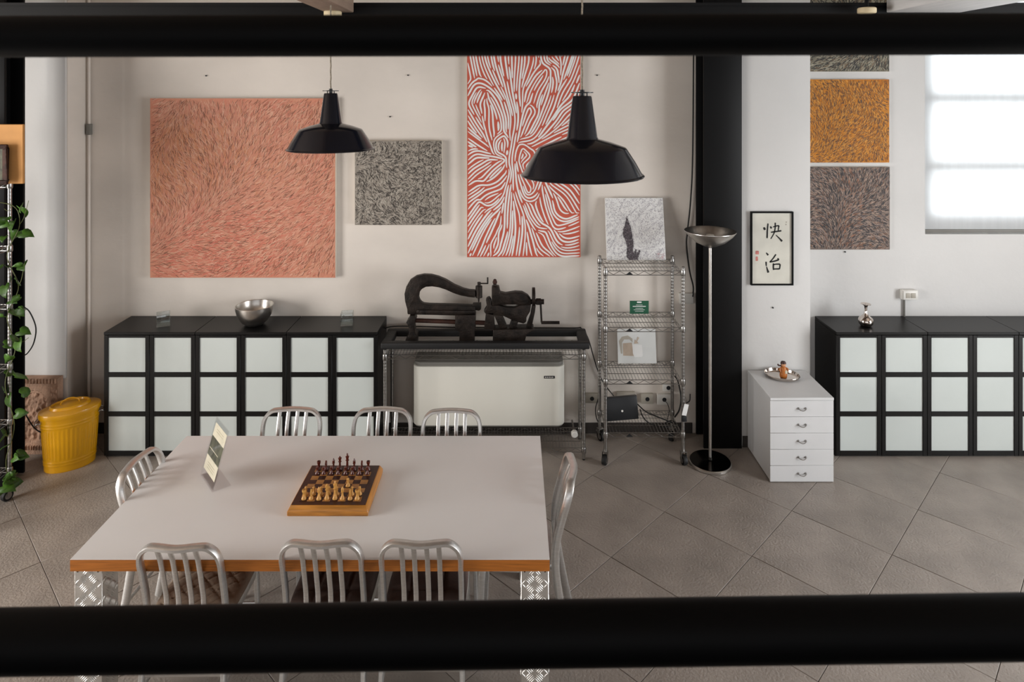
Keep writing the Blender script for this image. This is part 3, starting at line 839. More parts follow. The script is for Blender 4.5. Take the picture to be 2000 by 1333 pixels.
# red and white flowing-line painting: evenly spaced streamlines
t, W, Hh = painting('abstract_painting', 912, 1134, 50, 503, 5.385, 'red_ground', 'tall red painting with flowing white lines behind the larger lamp', YW - 5.385 - .001)
def streamlines(W, Hh, seed):
    r = random.Random(seed)
    # brush movement traced as a few guide curves; the lines between them follow the nearest ones
    G = [[(300, 0), (300, 60), (330, 250), (370, 420), (350, 560), (330, 680), (345, 760), (320, 880), (310, 1000), (300, 1150), (230, 1270)],
         [(400, 0), (400, 60), (385, 250), (400, 420), (380, 560), (365, 700), (380, 860), (430, 1000), (470, 1100), (500, 1250)],
         [(90, 0), (100, 60), (120, 160)], [(170, -40), (180, 60), (230, 180), (290, 290)], [(250, -60), (255, 60), (300, 200)],
         [(90, 270), (130, 205), (190, 215), (270, 290), (300, 380)], [(170, 290), (200, 240), (250, 300), (285, 370)],
         [(95, 380), (130, 440), (170, 500)], [(200, 380), (200, 480), (220, 560), (240, 620)], [(85, 520), (140, 560), (200, 600)],
         [(80, 680), (130, 640), (200, 650), (290, 660)], [(300, 520), (250, 560), (250, 630), (300, 660)], [(300, 520), (325, 560), (315, 640)],
         [(80, 780), (120, 740), (170, 710), (200, 690)], [(180, 800), (230, 740), (290, 690)], [(150, 820), (200, 830), (260, 810), (310, 760)],
         [(90, 900), (150, 860), (170, 840)], [(100, 1020), (150, 950), (200, 900), (280, 870)], [(150, 930), (200, 965), (250, 950), (290, 900)],
         [(80, 1200), (130, 1100), (200, 1000), (260, 940)], [(180, 1270), (230, 1180), (280, 1100)], [(220, 1200), (240, 1260), (275, 1220), (265, 1120)],
         [(450, 230), (500, 150), (560, 110), (560, 160), (510, 240), (480, 330)], [(470, -20), (480, 60), (450, 160)], [(560, -20), (560, 60), (600, 90)],
         [(430, 500), (460, 430), (490, 380), (460, 345), (440, 380), (420, 440)], [(400, 560), (480, 540), (530, 470), (560, 400), (600, 300), (620, 200), (615, 160)],
         [(560, 500), (620, 430), (660, 370), (700, 340)], [(700, 180), (650, 260), (620, 350)], [(760, -20), (740, 60), (700, 170)], [(770, 200), (730, 300), (700, 330)],
         [(390, 620), (410, 590), (450, 620), (470, 650), (430, 690)], [(480, 600), (560, 560), (640, 520), (760, 470)], [(480, 700), (600, 660), (760, 620)],
         [(400, 700), (430, 780), (460, 830)], [(410, 820), (440, 900), (490, 890), (520, 830)], [(560, 830), (600, 920), (620, 1000), (680, 1040), (740, 1020)],
         [(600, 840), (680, 900), (740, 1000)], [(640, 790), (720, 840), (770, 910)], [(460, 1040), (510, 1100), (570, 1110)],
         [(540, 860), (560, 960), (590, 1050), (620, 1100), (700, 1080), (770, 1050)], [(600, 1100), (640, 1180), (700, 1200), (770, 1180)],
         [(480, 1130), (520, 1220), (570, 1260)], [(560, 1120), (600, 1220), (650, 1270), (740, 1270)], [(420, 1020), (420, 1120), (400, 1260)]]
    samp = []
    for g in G:
        q = [Vector((((px - 425) / 705) * W, (1280 - py) / 705 * W, 0)) for px, py in g]
        q = spline(q, 5)
        for a_, b2 in zip(q, q[1:]):
            d = b2 - a_; th = math.atan2(d.y, d.x) * 2
            samp.append(((a_.x + b2.x) / 2, (a_.y + b2.y) / 2, math.cos(th), math.sin(th)))
    NX, NZ = 60, 122
    tab = {}
    for ix in range(NX + 1):
        for iz in range(NZ + 1):
            x, z = (ix / NX - .5) * W, iz / NZ * Hh
            c = s_ = 0
            for (px, pz2, cc, ss) in samp:
                d2 = (px - x) ** 2 + (pz2 - z) ** 2
                wgt = 1 / (d2 + 0.0003) ** 2
                c += cc * wgt; s_ += ss * wgt
            l = math.hypot(c, s_) + 1e-12
            tab[ix, iz] = (c / l, s_ / l)
    def dirn(x, z):
        fx_, fz_ = max(0, min(NX - 1e-4, (x / W + .5) * NX)), max(0, min(NZ - 1e-4, z / Hh * NZ))
        i, j = int(fx_), int(fz_); a_, b2 = fx_ - i, fz_ - j
        c = s_ = 0
        for (di, dj, wgt) in ((0, 0, (1 - a_) * (1 - b2)), (1, 0, a_ * (1 - b2)), (0, 1, (1 - a_) * b2), (1, 1, a_ * b2)):
            t_ = tab[i + di, j + dj]; c += t_[0] * wgt; s_ += t_[1] * wgt
        th = math.atan2(s_, c) / 2
        return math.cos(th), math.sin(th)
    x_t, zm = -0.02, 0.72
    sep, step = 0.0232, 0.007
    cell = sep; grid = {}
    def near(x, z, d, own=None):
        gx, gz = int(x // cell), int(z // cell)
        for i in (-1, 0, 1):
            for j in (-1, 0, 1):
                for (px, pz_, oid) in grid.get((gx + i, gz + j), ()):
                    if oid != own and (px - x) ** 2 + (pz_ - z) ** 2 < d * d: return True
        return False
    inside = lambda x, z: abs(x) < W / 2 - 0.006 and 0.006 < z < Hh - 0.006
    lines = []; queue = [(x_t, zm)]
    tries = 0
    while tries < 9000:
        if queue: x0, z0 = queue.pop(0)
        else: x0, z0 = r.uniform(-W / 2, W / 2), r.uniform(0, Hh); tries += 1
        if not inside(x0, z0) or near(x0, z0, sep * 0.96): continue
        lid = len(lines); pts = [(x0, z0)]
        maxn = r.randint(26, 90)
        for s in (1, -1):
            x, z = x0, z0; loc = []; pvx, pvz = None, None
            for q in range(maxn):
                vx, vz = dirn(x, z)
                if pvx is not None and vx * pvx + vz * pvz < 0: vx, vz = -vx, -vz
                elif pvx is None: vx, vz = vx * s, vz * s
                x += vx * step; z += vz * step; pvx, pvz = vx, vz
                if not inside(x, z) or near(x, z, sep * 0.60): break
                if any((p_[0] - x) ** 2 + (p_[1] - z) ** 2 < (sep * .55) ** 2 for p_ in loc[:-5]): break
                loc.append((x, z))
            pts = pts + loc if s == 1 else list(reversed(loc)) + pts
        if len(pts) < 5: continue
        for (x, z) in pts: grid.setdefault((int(x // cell), int(z // cell)), []).append((x, z, lid))
        lines.append(pts)
        for q in range(0, len(pts), 5):
            vx, vz = dirn(*pts[q])
            queue.append((pts[q][0] - vz * sep, pts[q][1] + vx * sep)); queue.append((pts[q][0] + vz * sep, pts[q][1] - vx * sep))
    return lines
lines = streamlines(W, Hh, 4)
b = MB()
for pts in lines:
    n = len(pts); base = len(b.v); wd = 0.0125 * rnd.uniform(0.85, 1.2) * (1.25 if n < 14 else 1)
    for i, (x, z) in enumerate(pts):
        a, c = pts[max(i - 1, 0)], pts[min(i + 1, n - 1)]
        tx, tz = c[0] - a[0], c[1] - a[1]; l = math.hypot(tx, tz) + 1e-9
        e = min(i, n - 1 - i) / max(1, min(6, n / 3)); k = wd / 2 * min(1, 0.25 + 0.75 * math.sqrt(max(0, e)))
        b.v.append((x - tz / l * k, -0.0008, z + tx / l * k)); b.v.append((x + tz / l * k, -0.0008, z - tx / l * k))
    for i in range(n - 1): b.f.append((base + 2 * i, base + 2 * i + 1, base + 2 * i + 3, base + 2 * i + 2))
o = b.build('white_lines', 'paper_white', t, recalc=False); o['kind'] = 'stuff'

# nails left in the wall
def nail(u, v, Y, where):
    c = at(u, v, Y)
    o = MB().cyl((0, 0.006, 0), (0, -0.004, 0), 0.006, n=8).build('wall_nail', 'dark_plastic', loc=c - Vector((0, 0.006, 0)))
    tag(o, f'small dark nail in the wall {where}', 'nail', 'nails in the walls')
nail(797, 147, YW, 'right of the first pendant cord'); nail(762, 228, YW, 'above the small grey painting')
nail(403, 148, YW, 'above the large coral painting'); nail(1166, 147, YW, 'right of the red painting under the rail')
nail(1509, 601, 5.22, 'below the framed calligraphy'); nail(1650, 492, YW, 'under the dark umber painting')

# framed calligraphy on the pier
YF = 5.195
a, b_ = at(1467, 558, YF), at(1550, 414, YF)
W, Hh = b_.x - a.x, b_.z - a.z
cf = thing('calligraphy_frame', 'narrow black frame with two brushed ink characters on the white pier', 'framed calligraphy', ((a.x + b_.x) / 2, YF, a.z))
fw = 0.011
fb = MB().box(-W / 2, W / 2, 0, 0.024, 0, fw).box(-W / 2, W / 2, 0, 0.024, Hh - fw, Hh)
fb.box(-W / 2, -W / 2 + fw, 0, 0.024, fw, Hh - fw).box(W / 2 - fw, W / 2, 0, 0.024, fw, Hh - fw)
fb.build('frame', 'rail_black', cf)
MB().box(-W / 2 + fw, W / 2 - fw, 0.012, 0.020, fw, Hh - fw).build('paper', 'rice_paper', cf)
def cz(px, py):     # crop pixel -> frame
    u = 1460 + px * 100 / 784; v = 400 + py * 170 / 1333
    q = at(u, v, YF); return q.x - (a.x + b_.x) / 2, q.z - a.z
def ink(strk, name, m='ink', yy=0.0112):
    bb = MB()
    for pts, w0, w1 in strk:
        P = spline([Vector((*cz(*p), 0)) for p in pts], 6) if len(pts) > 2 else [Vector((*cz(*pts[0]), 0)).lerp(Vector((*cz(*pts[1]), 0)), i / 6) for i in range(7)]
        n = len(P); base = len(bb.v)
        for i, p in enumerate(P):
            tn = (P[min(i + 1, n - 1)] - P[max(i - 1, 0)]).normalized()
            k = (w0 + (w1 - w0) * i / (n - 1)) * 0.127 * YF / F / 2 * (0.75 if i in (0, n - 1) else 1)
            bb.v.append((p.x - tn.y * k, yy, p.y + tn.x * k)); bb.v.append((p.x + tn.y * k, yy, p.y - tn.x * k))
        for i in range(n - 1): bb.f.append((base + 2 * i, base + 2 * i + 1, base + 2 * i + 3, base + 2 * i + 2))
    return bb.build(name, m, cf, recalc=False)
ink([([(258, 352), (276, 392)], 30, 36), ([(322, 292), (312, 400), (308, 520)], 22, 26), ([(358, 338), (376, 370)], 24, 30),
     ([(434, 280), (432, 360), (415, 440), (365, 530)], 24, 16), ([(398, 348), (450, 332), (490, 325)], 16, 22), ([(490, 325), (484, 360), (478, 400)], 22, 18),
     ([(366, 428), (440, 418), (528, 404)], 20, 26), ([(442, 470), (500, 525), (538, 568)], 12, 34)], 'ink_character')
ink([([(294, 742), (326, 780)], 16, 30), ([(292, 880), (296, 950)], 26, 18), ([(300, 955), (312, 1000), (328, 1048)], 14, 36),
     ([(444, 766), (400, 830), (348, 888)], 24, 18), ([(348, 886), (420, 872), (488, 850)], 22, 26), ([(468, 826), (490, 852)], 18, 26),
     ([(406, 905), (404, 960), (408, 1008)], 26, 24), ([(404, 925), (450, 918), (508, 918)], 18, 24), ([(508, 918), (504, 960), (498, 996)], 24, 20), ([(410, 992), (500, 990)], 20, 24)], 'ink_character')
ink([([(156, 712), (156, 768)], 52, 56), ([(150, 800), (150, 868)], 34, 38)], 'red_seal', 'seal_red')
ink([([(602, 262), (602, 282)], 24, 24), ([(598, 298), (598, 320)], 22, 22)], 'small_seal', 'socket_grey')

# ------------------------------------------------------------------ things on the cabinets
def glass_cup(x, y, rz, label):
    t = thing('glass_cup', label, 'glass', (x, y, CH + 0.0005), R(rz), group='small square glass cups on the left cabinets')
    w_, h_, th = 0.048, 0.095, 0.005
    v = []
    for (k, z) in ((w_, 0), (w_, h_), (w_ - th, h_), (w_ - th, 0.014)):
        v += [(-k, -k, z), (k, -k, z), (k, k, z), (-k, k, z)]
    f = [(3, 2, 1, 0), (12, 13, 14, 15)]
    for r_ in range(3):
        for k in range(4): f.append((r_ * 4 + k, r_ * 4 + (k + 1) % 4, r_ * 4 + 4 + (k + 1) % 4, r_ * 4 + 4 + k))
    MB().add(v, f).build('cup_wall', 'glass', t, bevel=0.002, seg=2)
g = at(319, 625, 5.22); glass_cup(g.x, 5.22, 28, 'small square glass cup on the cabinet beside the yellow bin')
g = at(678, 625, 5.24); glass_cup(g.x, 5.24, 8, 'small square glass cup on the cabinet beside the press')
bx = at(497, 600, 5.235)
bw = thing('steel_bowl', 'brushed steel double-walled bowl on the middle left cabinet', 'bowl', (bx.x, 5.235, CH + 0.0005))
bw_o = [(0.05, 0.0), (0.07, 0.004), (0.10, 0.03), (0.128, 0.075), (0.142, 0.125), (0.144, 0.150), (0.142, 0.153), (0.138, 0.150), (0.132, 0.115), (0.115, 0.072), (0.085, 0.04), (0.04, 0.026), (0.0, 0.024)]
MB().lathe(bw_o, 48).build('bowl_shell', 'steel', bw, smooth=True)
vx = at(1691, 634, 5.20)
sv = thing('silver_vase', 'small polished silver bottle vase on the right cabinet', 'vase', (vx.x, 5.20, CH + 0.0005))
MB().lathe([(0.03, 0), (0.04, 0.004), (0.052, 0.02), (0.057, 0.04), (0.05, 0.06), (0.03, 0.078), (0.016, 0.092), (0.012, 0.105), (0.010, 0.13), (0.011, 0.15), (0.018, 0.163), (0.037, 0.170), (0.037, 0.173), (0.010, 0.166), (0, 0.160)], 36).build('vase_body', 'silver', sv, smooth=True)

# switch box on the right wall
q = at(1780, 579, YW - 0.06)
sb = thing('switch_box', 'cream surface-mounted switch box with conduit on the right wall', 'switch', (q.x, YW - 0.001, q.z - 0.035))
MB().box(-0.062, 0.062, -0.045, 0, 0, 0.078).build('box', 'white_plastic', sb, bevel=0.005)
MB().box(-0.058, 0.058, -0.052, -0.0452, 0.004, 0.074).build('cover_plate', 'white_plastic', sb, bevel=0.003)
for k in (-1, 1): MB().box(k * 0.021 - 0.018, k * 0.021 + 0.018, -0.056, -0.0522, 0.018, 0.058).build('rocker_switch', 'socket_grey', sb, bevel=0.002)
MB().cyl((-0.03, -0.012, 0.001), (-0.03, -0.012, 0.95 - (q.z - 0.035)), 0.008, n=10).build('conduit', 'grey_plastic', sb, smooth=True)

# ------------------------------------------------------------------ yellow bin
bn = thing('waste_bin', 'yellow oval metal bin with lid and wire handle beside the cabinets', 'bin', (-3.322, 4.975, 0.0), R(33))
bn.scale = (0.97, 0.97, 1.02)
sx, sy = 0.205, 0.138
def flute(t, z):
    if 0.085 < z < 0.315:
        e = min(1, (z - 0.085) / 0.02, (0.315 - z) / 0.02)
        return 0.022 * e * (abs(math.sin(t * 20)) ** 0.6 - 0.6)
    return 0
pr = [(0.80, 0.0), (0.815, 0.004)] + [(0.815 + 0.13 * z / 0.40 + 0.016 * (math.exp(-((z - 0.072) / 0.006) ** 2) + math.exp(-((z - 0.052) / 0.006) ** 2) + math.exp(-((z - 0.325) / 0.006) ** 2) + math.exp(-((z - 0.345) / 0.006) ** 2)), z) for z in [0.01 + i * 0.0045 for i in range(87)]]
MB().lathe(pr, 160, sx=sx, sy=sy, flute=flute).build('body', 'yellow_enamel', bn, smooth=True)
lid = [(0.955, 0.386), (0.99, 0.386), (1.0, 0.392), (1.0, 0.416), (0.985, 0.422), (0.93, 0.424), (0.72, 0.434), (0.67, 0.436), (0.65, 0.450), (0.62, 0.454), (0.58, 0.452), (0.55, 0.443), (0.40, 0.448), (0.2, 0.453), (0, 0.454)]
lo = MB().lathe(lid, 72, sx=sx, sy=sy).build('lid', 'yellow_enamel', bn, smooth=True)
MB().tube(spline([(-0.06, 0, 0.446), (-0.054, 0, 0.468), (-0.02, 0, 0.486), (0.02, 0, 0.486), (0.054, 0, 0.468), (0.06, 0, 0.446)], 5), 0.0045, 8).build('lid_handle', 'yellow_enamel', lo, smooth=True)
for s in (-1, 1):
    MB().tube(spline([(s * 0.186, -0.045, 0.36), (s * 0.205, -0.045, 0.365), (s * 0.222, -0.03, 0.35), (s * 0.224, 0.03, 0.35), (s * 0.205, 0.045, 0.365), (s * 0.186, 0.045, 0.36)], 5), 0.004, 8).build('side_handle', 'chrome', bn, smooth=True)

# ------------------------------------------------------------------ stone relief against the left pier
rl = thing('stone_relief', 'carved brown stone relief with arch leaning at the pier foot', 'relief', (-3.69, 5.155, 0.0))
nx, nz = 64, 100; RW, RH = 0.38, 0.588
g = MB()
def rel(u, z):      # u -1..1, z 0..1
    d = 0.03
    au = abs(u)
    if z < 0.07: d += 0.016
    elif z < 0.13: d += 0.030 + 0.006 * math.sin(u * 60)
    elif z < 0.19: d += 0.018
    elif z > 0.93: d += 0.034 + 0.006 * math.sin(u * 50)
    elif z > 0.88: d += 0.022
    elif au > 0.70:
        d += 0.026 + (0.006 * math.sin(z * 70) if au > 0.74 and au < 0.95 else 0)
    else:
        rr = math.hypot(u / 0.66, max(0, (z - 0.60)) / 0.24)
        if rr > 1.0: d += 0.024
        elif rr > 0.86: d += 0.018
        else:
            d += 0.012 * max(0, 1 - abs(u + 0.08 * math.sin(z * 9)) * 3.2) * (0.7 + 0.5 * math.sin(z * 17))
            d += 0.034 * max(0, mnoise.noise(Vector((u * 3.3, z * 8, 4.2)))) + 0.018 * mnoise.noise(Vector((u * 8, z * 18, 1.0)))
    return d + 0.003 * mnoise.noise(Vector((u * 22, z * 34, 0)))
for j in range(nz + 1):
    for i in range(nx + 1):
        u, z = i / nx * 2 - 1, j / nz
        g.v.append((u * RW / 2, -max(0.01, rel(u, z)), z * RH))
for j in range(nz):
    for i in range(nx):
        a_ = j * (nx + 1) + i; g.f.append((a_, a_ + 1, a_ + nx + 2, a_ + nx + 1))
bd = list(range(nx + 1)) + [(j + 1) * (nx + 1) - 1 for j in range(1, nz + 1)] + [nz * (nx + 1) + i for i in range(nx - 1, -1, -1)] + [j * (nx + 1) for j in range(nz - 1, 0, -1)]
st = len(g.v)
for i in bd: g.v.append((g.v[i][0], 0.005, g.v[i][2]))
for k in range(len(bd)): g.f.append((bd[k], st + k, st + (k + 1) % len(bd), bd[(k + 1) % len(bd)]))
g.f.append(tuple(range(st, st + len(bd))))
g.build('carved_slab', 'stone_relief', rl, smooth=False)

# ------------------------------------------------------------------ wire shelving
def wire_shelf(t, x0, x1, y0, y1, z, m='chrome', name='wire_shelf'):
    r = MB()
    for zz_ in (z, z - 0.032):
        r.tube([(x0, y0, zz_), (x1, y0, zz_), (x1, y1, zz_), (x0, y1, zz_)], 0.003, 6, closed=True)
    for (xa, ya, xb, yb) in ((x0, y0, x1, y0), (x0, y1, x1, y1), (x0, y0, x0, y1), (x1, y0, x1, y1)):
        L = math.hypot(xb - xa, yb - ya); n = max(2, int(round(L / 0.048)))
        r.tube([(xa + (xb - xa) * i / n, ya + (yb - ya) * i / n, z - (0.003 if i % 2 == 0 else 0.029)) for i in range(n + 1)], 0.0022, 5)
    o = r.build(name, m, t, smooth=True)
    wv = MB(); n = int((x1 - x0) / 0.0235)
    for i in range(1, n): wv.tube([(x0 + (x1 - x0) * i / n, y0, z + 0.002), (x0 + (x1 - x0) * i / n, y1, z + 0.002)], 0.0018, 5)
    for q in (1 / 3, 2 / 3): wv.tube([(x0, y0 + (y1 - y0) * q, z - 0.002), (x1, y0 + (y1 - y0) * q, z - 0.002)], 0.0025, 5)
    g_ = wv.build('deck_wires', m, o, smooth=True); g_['kind'] = 'stuff'
    return o
def post(t, x, y, z0, z1, m='chrome'):
    b_ = MB().cyl((x, y, z0), (x, y, z1), 0.0125, n=14)
    z = z0 + 0.03
    while z < z1 - 0.01:
        b_.lathe([(0.0125, z), (0.0129, z + 0.002), (0.0129, z + 0.020), (0.0125, z + 0.022)], 12, (x, y, 0)); z += 0.0254
    b_.lathe([(0.0135, z1), (0.0135, z1 + 0.012), (0.009, z1 + 0.016)], 12, (x, y, 0))
    return b_.build('post', m, t, smooth=True)
def collar(t, x, y, z):
    return MB().lathe([(0.0165, -0.038), (0.019, -0.03), (0.0185, 0.0), (0.0165, 0.006)], 14, (x, y, z)).build('shelf_collar', 'chrome', t, smooth=True)
def caster(t, x, y, rz):
    c = bpy.data.objects.new('caster', None); COL.objects.link(c); c.parent = t; c.location = (x, y, 0); c.rotation_euler = (0, 0, rz)
    MB().lathe([(0.034, -0.016), (0.034, 0.016), (0.037, 0.010), (0.037, -0.010), (0.034, -0.016)], 24).xf(Matrix.Translation((0.018, 0, 0.037)) @ Matrix.Rotation(PI / 2, 4, 'X')).build('wheel', 'rubber', c, smooth=True)
    MB().cyl((0.018, -0.0175, 0.037), (0.018, 0.0175, 0.037), 0.022, n=16).build('hub', 'chrome', c, smooth=True)
    f_ = MB()
    for s in (-1, 1): f_.add([(-0.012, s * 0.021, 0.092), (0.022, s * 0.021, 0.092), (0.030, s * 0.021, 0.03), (0.010, s * 0.021, 0.03), (-0.012, s * 0.019, 0.092), (0.022, s * 0.019, 0.092), (0.030, s * 0.019, 0.03), (0.010, s * 0.019, 0.03)],
                             [(0, 1, 2, 3), (7, 6, 5, 4), (0, 4, 5, 1), (1, 5, 6, 2), (2, 6, 7, 3), (3, 7, 4, 0)])
    f_.box(-0.013, 0.023, -0.022, 0.022, 0.0921, 0.098)
    f_.cyl((0, 0, 0.0982), (0, 0, 0.125), 0.012, n=12)
    f_.build('fork', 'chrome', c)
    MB().box(-0.035, -0.010, -0.012, 0.012, 0.058, 0.066).build('brake_lever', 'chrome', c, bevel=0.002)

# low wire table that carries the press
WT0, WT1, WYa, WYb = -0.975, 0.532, 5.035, 5.335
wt_ = thing('wire_table', 'low chrome wire shelf table standing over the white radiator', 'wire table', ((WT0 + WT1) / 2, (WYa + WYb) / 2, 0))
hx, hy = (WT1 - WT0) / 2, (WYb - WYa) / 2
for sx in (-1, 1):
    for sy in (-1, 1):
        post(wt_, sx * hx, sy * hy, 0.012, 0.826)
        MB().cyl((sx * hx, sy * hy, 0.0), (sx * hx, sy * hy, 0.012), 0.010, n=10).build('foot', 'rubber', wt_)
        collar(wt_, sx * hx, sy * hy, 0.795); collar(wt_, sx * hx, sy * hy, 0.09)
wire_shelf(wt_, -hx + 0.014, hx - 0.014, -hy, hy, 0.795)
wire_shelf(wt_, -hx + 0.014, hx - 0.014, -hy, hy, 0.09)
# black padded frame on top
fr_ = thing('padded_frame', 'black padded rectangular frame lying on the wire table', 'frame', ((WT0 + WT1) / 2 + 0.008, (WYa + WYb) / 2 - 0.018, 0.845))
fx, fy, bw_ = hx + 0.036, hy + 0.008, 0.058
for (xa, xb, ya, yb) in ((-fx, fx, -fy, -fy + bw_), (-fx, fx, fy - bw_, fy), (-fx, -fx + bw_ + .02, -fy + bw_ - .011, fy - bw_ + .011), (fx - bw_ - .02, fx, -fy + bw_ - .011, fy - bw_ + .011)):
    MB().box(xa, xb, ya, yb, 0 if xb - xa > 1 else 0.001, 0.05 if xb - xa > 1 else 0.049).build('frame_bar', 'rubber', fr_, bevel=0.011, seg=3)

# antique press
YP = 5.19
kP = YP / F
def pz_(u, v): q = at(u, v, YP); return (q.x, q.z)
def c1(px, py): return pz_(780 + px * 180 / 1500, 520 + py * 160 / 1333)
def c2(px, py): return pz_(920 + px * 240 / 1777, 520 + py * 180 / 1333)
zb_ = 0.7992
x0p = c1(190, 1210)[0]
pr_ = thing('antique_press', 'antique dark iron hand press with curved throat and crank', 'press', (c2(0, 0)[0], YP, zb_))
def loc1(pts, fn): return [(fn(*p)[0] - pr_.location.x, fn(*p)[1] - zb_) for p in pts]
def plate(name, pts, fn, d0, d1, m='iron', bev=0.008): return MB().prism(loc1(pts, fn), d0, d1).build(name, m, pr_, bevel=bev, seg=2)
carm = [(140, 770), (135, 690), (100, 560), (90, 440), (120, 320), (180, 220), (280, 155), (400, 130), (520, 135), (640, 165), (760, 215), (900, 300), (1040, 360), (1140, 385), (1240, 390),
        (1240, 502), (1130, 490), (1000, 465), (880, 425), (760, 370), (650, 335), (540, 318), (440, 325), (370, 360), (330, 420), (320, 500), (340, 560), (390, 600), (480, 610), (900, 620), (1190, 632), (1240, 640), (1245, 760), (900, 790), (290, 775)]
plate('throat_frame', carm, c1, -0.03, 0.03)
plate('bed_flange', [(290, 690), (1230, 700), (1230, 750), (900, 772), (290, 765)], c1, -0.042, 0.042, bev=0.004)
def rod(name, a_, b2, r0, fn, r1=None, m='iron', y=0, n=14):
    (xa, za), (xb, zb2) = loc1([a_, b2], fn)
    return MB().cyl((xa, y, za), (xb, y, zb2), r0, r1, n=n).build(name, m, pr_, smooth=True)
zf = (H - zb_) / kP + CY      # pixel row of the deck at the press
lg = [(185, 770), (265, 770), (272, 860), (250, 940), (255, 1050), (300, 1090), (275, 1240)]
bot = (zf - 520) * 1333 / 160
plate('support_leg', [(185, 765), (265, 765), (275, 860), (250, 940), (255, 1050), (300, 1100), (290, bot), (105, bot), (120, 1150), (172, 1080), (170, 940), (125, 880), (180, 830)], c1, -0.06, 0.06, bev=0.006)
plate('pedestal', [(915, 765), (1245, 760), (1240, 1000), (1225, 1080), (1225, bot), (980, bot), (985, 1040), (915, 1000)], c1, -0.05, 0.05)
rod('tie_shaft', (240, 885), (1420, 925), 0.017, c1, m='rust')
rod('screw_head', (1295, 325), (1295, 510), 0.027, c1); rod('screw_tip', (1292, 510), (1292, 590), 0.010, c1, 0.004)
plate('die_holder', [(1195, 605), (1330, 598), (1332, 690), (1300, 715), (1240, 705), (1195, 640)], c1, -0.024, 0.024, bev=0.004)
rod('screw_neck', (1297, 262), (1297, 330), 0.013, c1); rod('screw_crank', (1290, 284), (1445, 284), 0.005, c1); rod('crank_pin', (1437, 290), (1437, 185), 0.006, c1)
plate('upper_arm', [(300, 285), (405, 285), (420, 370), (500, 388), (560, 378), (640, 365), (740, 372), (820, 418), (862, 470), (870, 545), (700, 545), (400, 545), (300, 560)], c2, -0.035, 0.035)
plate('lower_arm', [(215, 470), (262, 440), (290, 470), (300, 556), (400, 550), (520, 580), (640, 585), (705, 550), (868, 540), (855, 640), (800, 730), (800, 790), (760, 820), (600, 770), (450, 700), (300, 700), (215, 680), (185, 640), (230, 570)], c2, -0.03, 0.03)
bot2 = (zf - 520) * 1333 / 180
plate('machine_base', [(320, 885), (900, 870), (910, 890), (800, 960), (750, bot2), (315, bot2)], c2, -0.06, 0.06, bev=0.006)
plate('side_strut', [(215, 660), (330, 660), (345, 890), (190, 900)], c2, -0.03, 0.03, bev=0.004)
plate('side_strut', [(330, 690), (450, 700), (520, 870), (420, 900)], c2, -0.028, 0.028, bev=0.004)
plate('side_strut', [(585, 770), (690, 780), (640, 890), (545, 890)], c2, -0.028, 0.028, bev=0.004)
plate('wheel_arm', [(882, 560), (935, 560), (925, 650), (880, 860), (800, 860), (860, 690)], c2, -0.02, 0.02, bev=0.004)
rod('knob_stem', (345, 240), (345, 290), 0.014, c2); 
kx, kz = loc1([(345, 225)], c2)[0]
MB().lathe([(0.006, -0.022), (0.017, -0.012), (0.018, 0.0), (0.012, 0.012), (0.012, 0.016), (0.0, 0.022)], 14, (kx, 0, kz)).build('knob', 'rust', pr_, smooth=True)
wx_, wz_ = loc1([(905, 435)], c2)[0]
MB().lathe([(0.066, -0.012), (0.070, -0.009), (0.070, 0.009), (0.066, 0.012), (0.05, 0.009), (0.05, -0.009), (0.066, -0.012)], 28).xf(Matrix.Translation((wx_, 0, loc1([(905, 515)], c2)[0][1] + 0.04)) @ Matrix.Rotation(PI / 2, 4, 'Y')).build('hand_wheel', 'iron', pr_, smooth=True)
rod('axle', (850, 515), (1055, 515), 0.020, c2); rod('axle_nut', (940, 515), (1010, 515), 0.026, c2, n=6)
rod('crank_arm', (1005, 520), (1020, 815), 0.008, c2); rod('crank_grip', (1015, 818), (1280, 818), 0.012, c2)

# radiator
ra, rb_ = at(806, 832, 5.2), at(1103, 717, 5.2)
rd = thing('radiator', 'white rounded fan coil radiator on the wall under the wire table', 'radiator', ((ra.x + rb_.x) / 2, 5.2, ra.z))
rw, rh = (rb_.x - ra.x) / 2, rb_.z - ra.z
def rrect(hw, z0, z1, y0, y1, r, n=6):
    # plan outline with rounded front corners
    o2 = [(-hw, y1)]
    for i in range(n + 1):
        a_ = PI + PI / 2 * i / n; o2.append((-hw + r + r * math.cos(a_), y0 + r + r * math.sin(a_)))
    for i in range(n + 1):
        a_ = 1.5 * PI + PI / 2 * i / n; o2.append((hw - r + r * math.cos(a_), y0 + r + r * math.sin(a_)))
    o2.append((hw, y1)); n2 = len(o2); b2 = MB()
    b2.v = [(x, y, z0) for x, y in o2] + [(x, y, z1) for x, y in o2]
    b2.f = [tuple(reversed(range(n2))), tuple(range(n2, 2 * n2))] + [(i, (i + 1) % n2, n2 + (i + 1) % n2, n2 + i) for i in range(n2)]
    return b2
rrect(rw, 0.0, rh, 0.0, 0.225, 0.06).build('casing', 'radiator_white', rd, bevel=0.004, seg=2)
rrect(rw - 0.008, rh + 0.0005, rh + 0.03, 0.012, 0.225, 0.055).build('top_grille', 'grey_plastic', rd, bevel=0.003)
rrect(rw - 0.01, -0.014, -0.0005, 0.014, 0.22, 0.05).build('bottom_plinth', 'grey_plastic', rd)
lx = at(1073, 737, 5.2)
lb = MB().box(lx.x - rd.location.x - 0.042, lx.x - rd.location.x + 0.042, -0.003, -0.0004, lx.z - rd.location.z - 0.010, lx.z - rd.location.z + 0.010).build('name_plate', 'dark_plastic', rd)
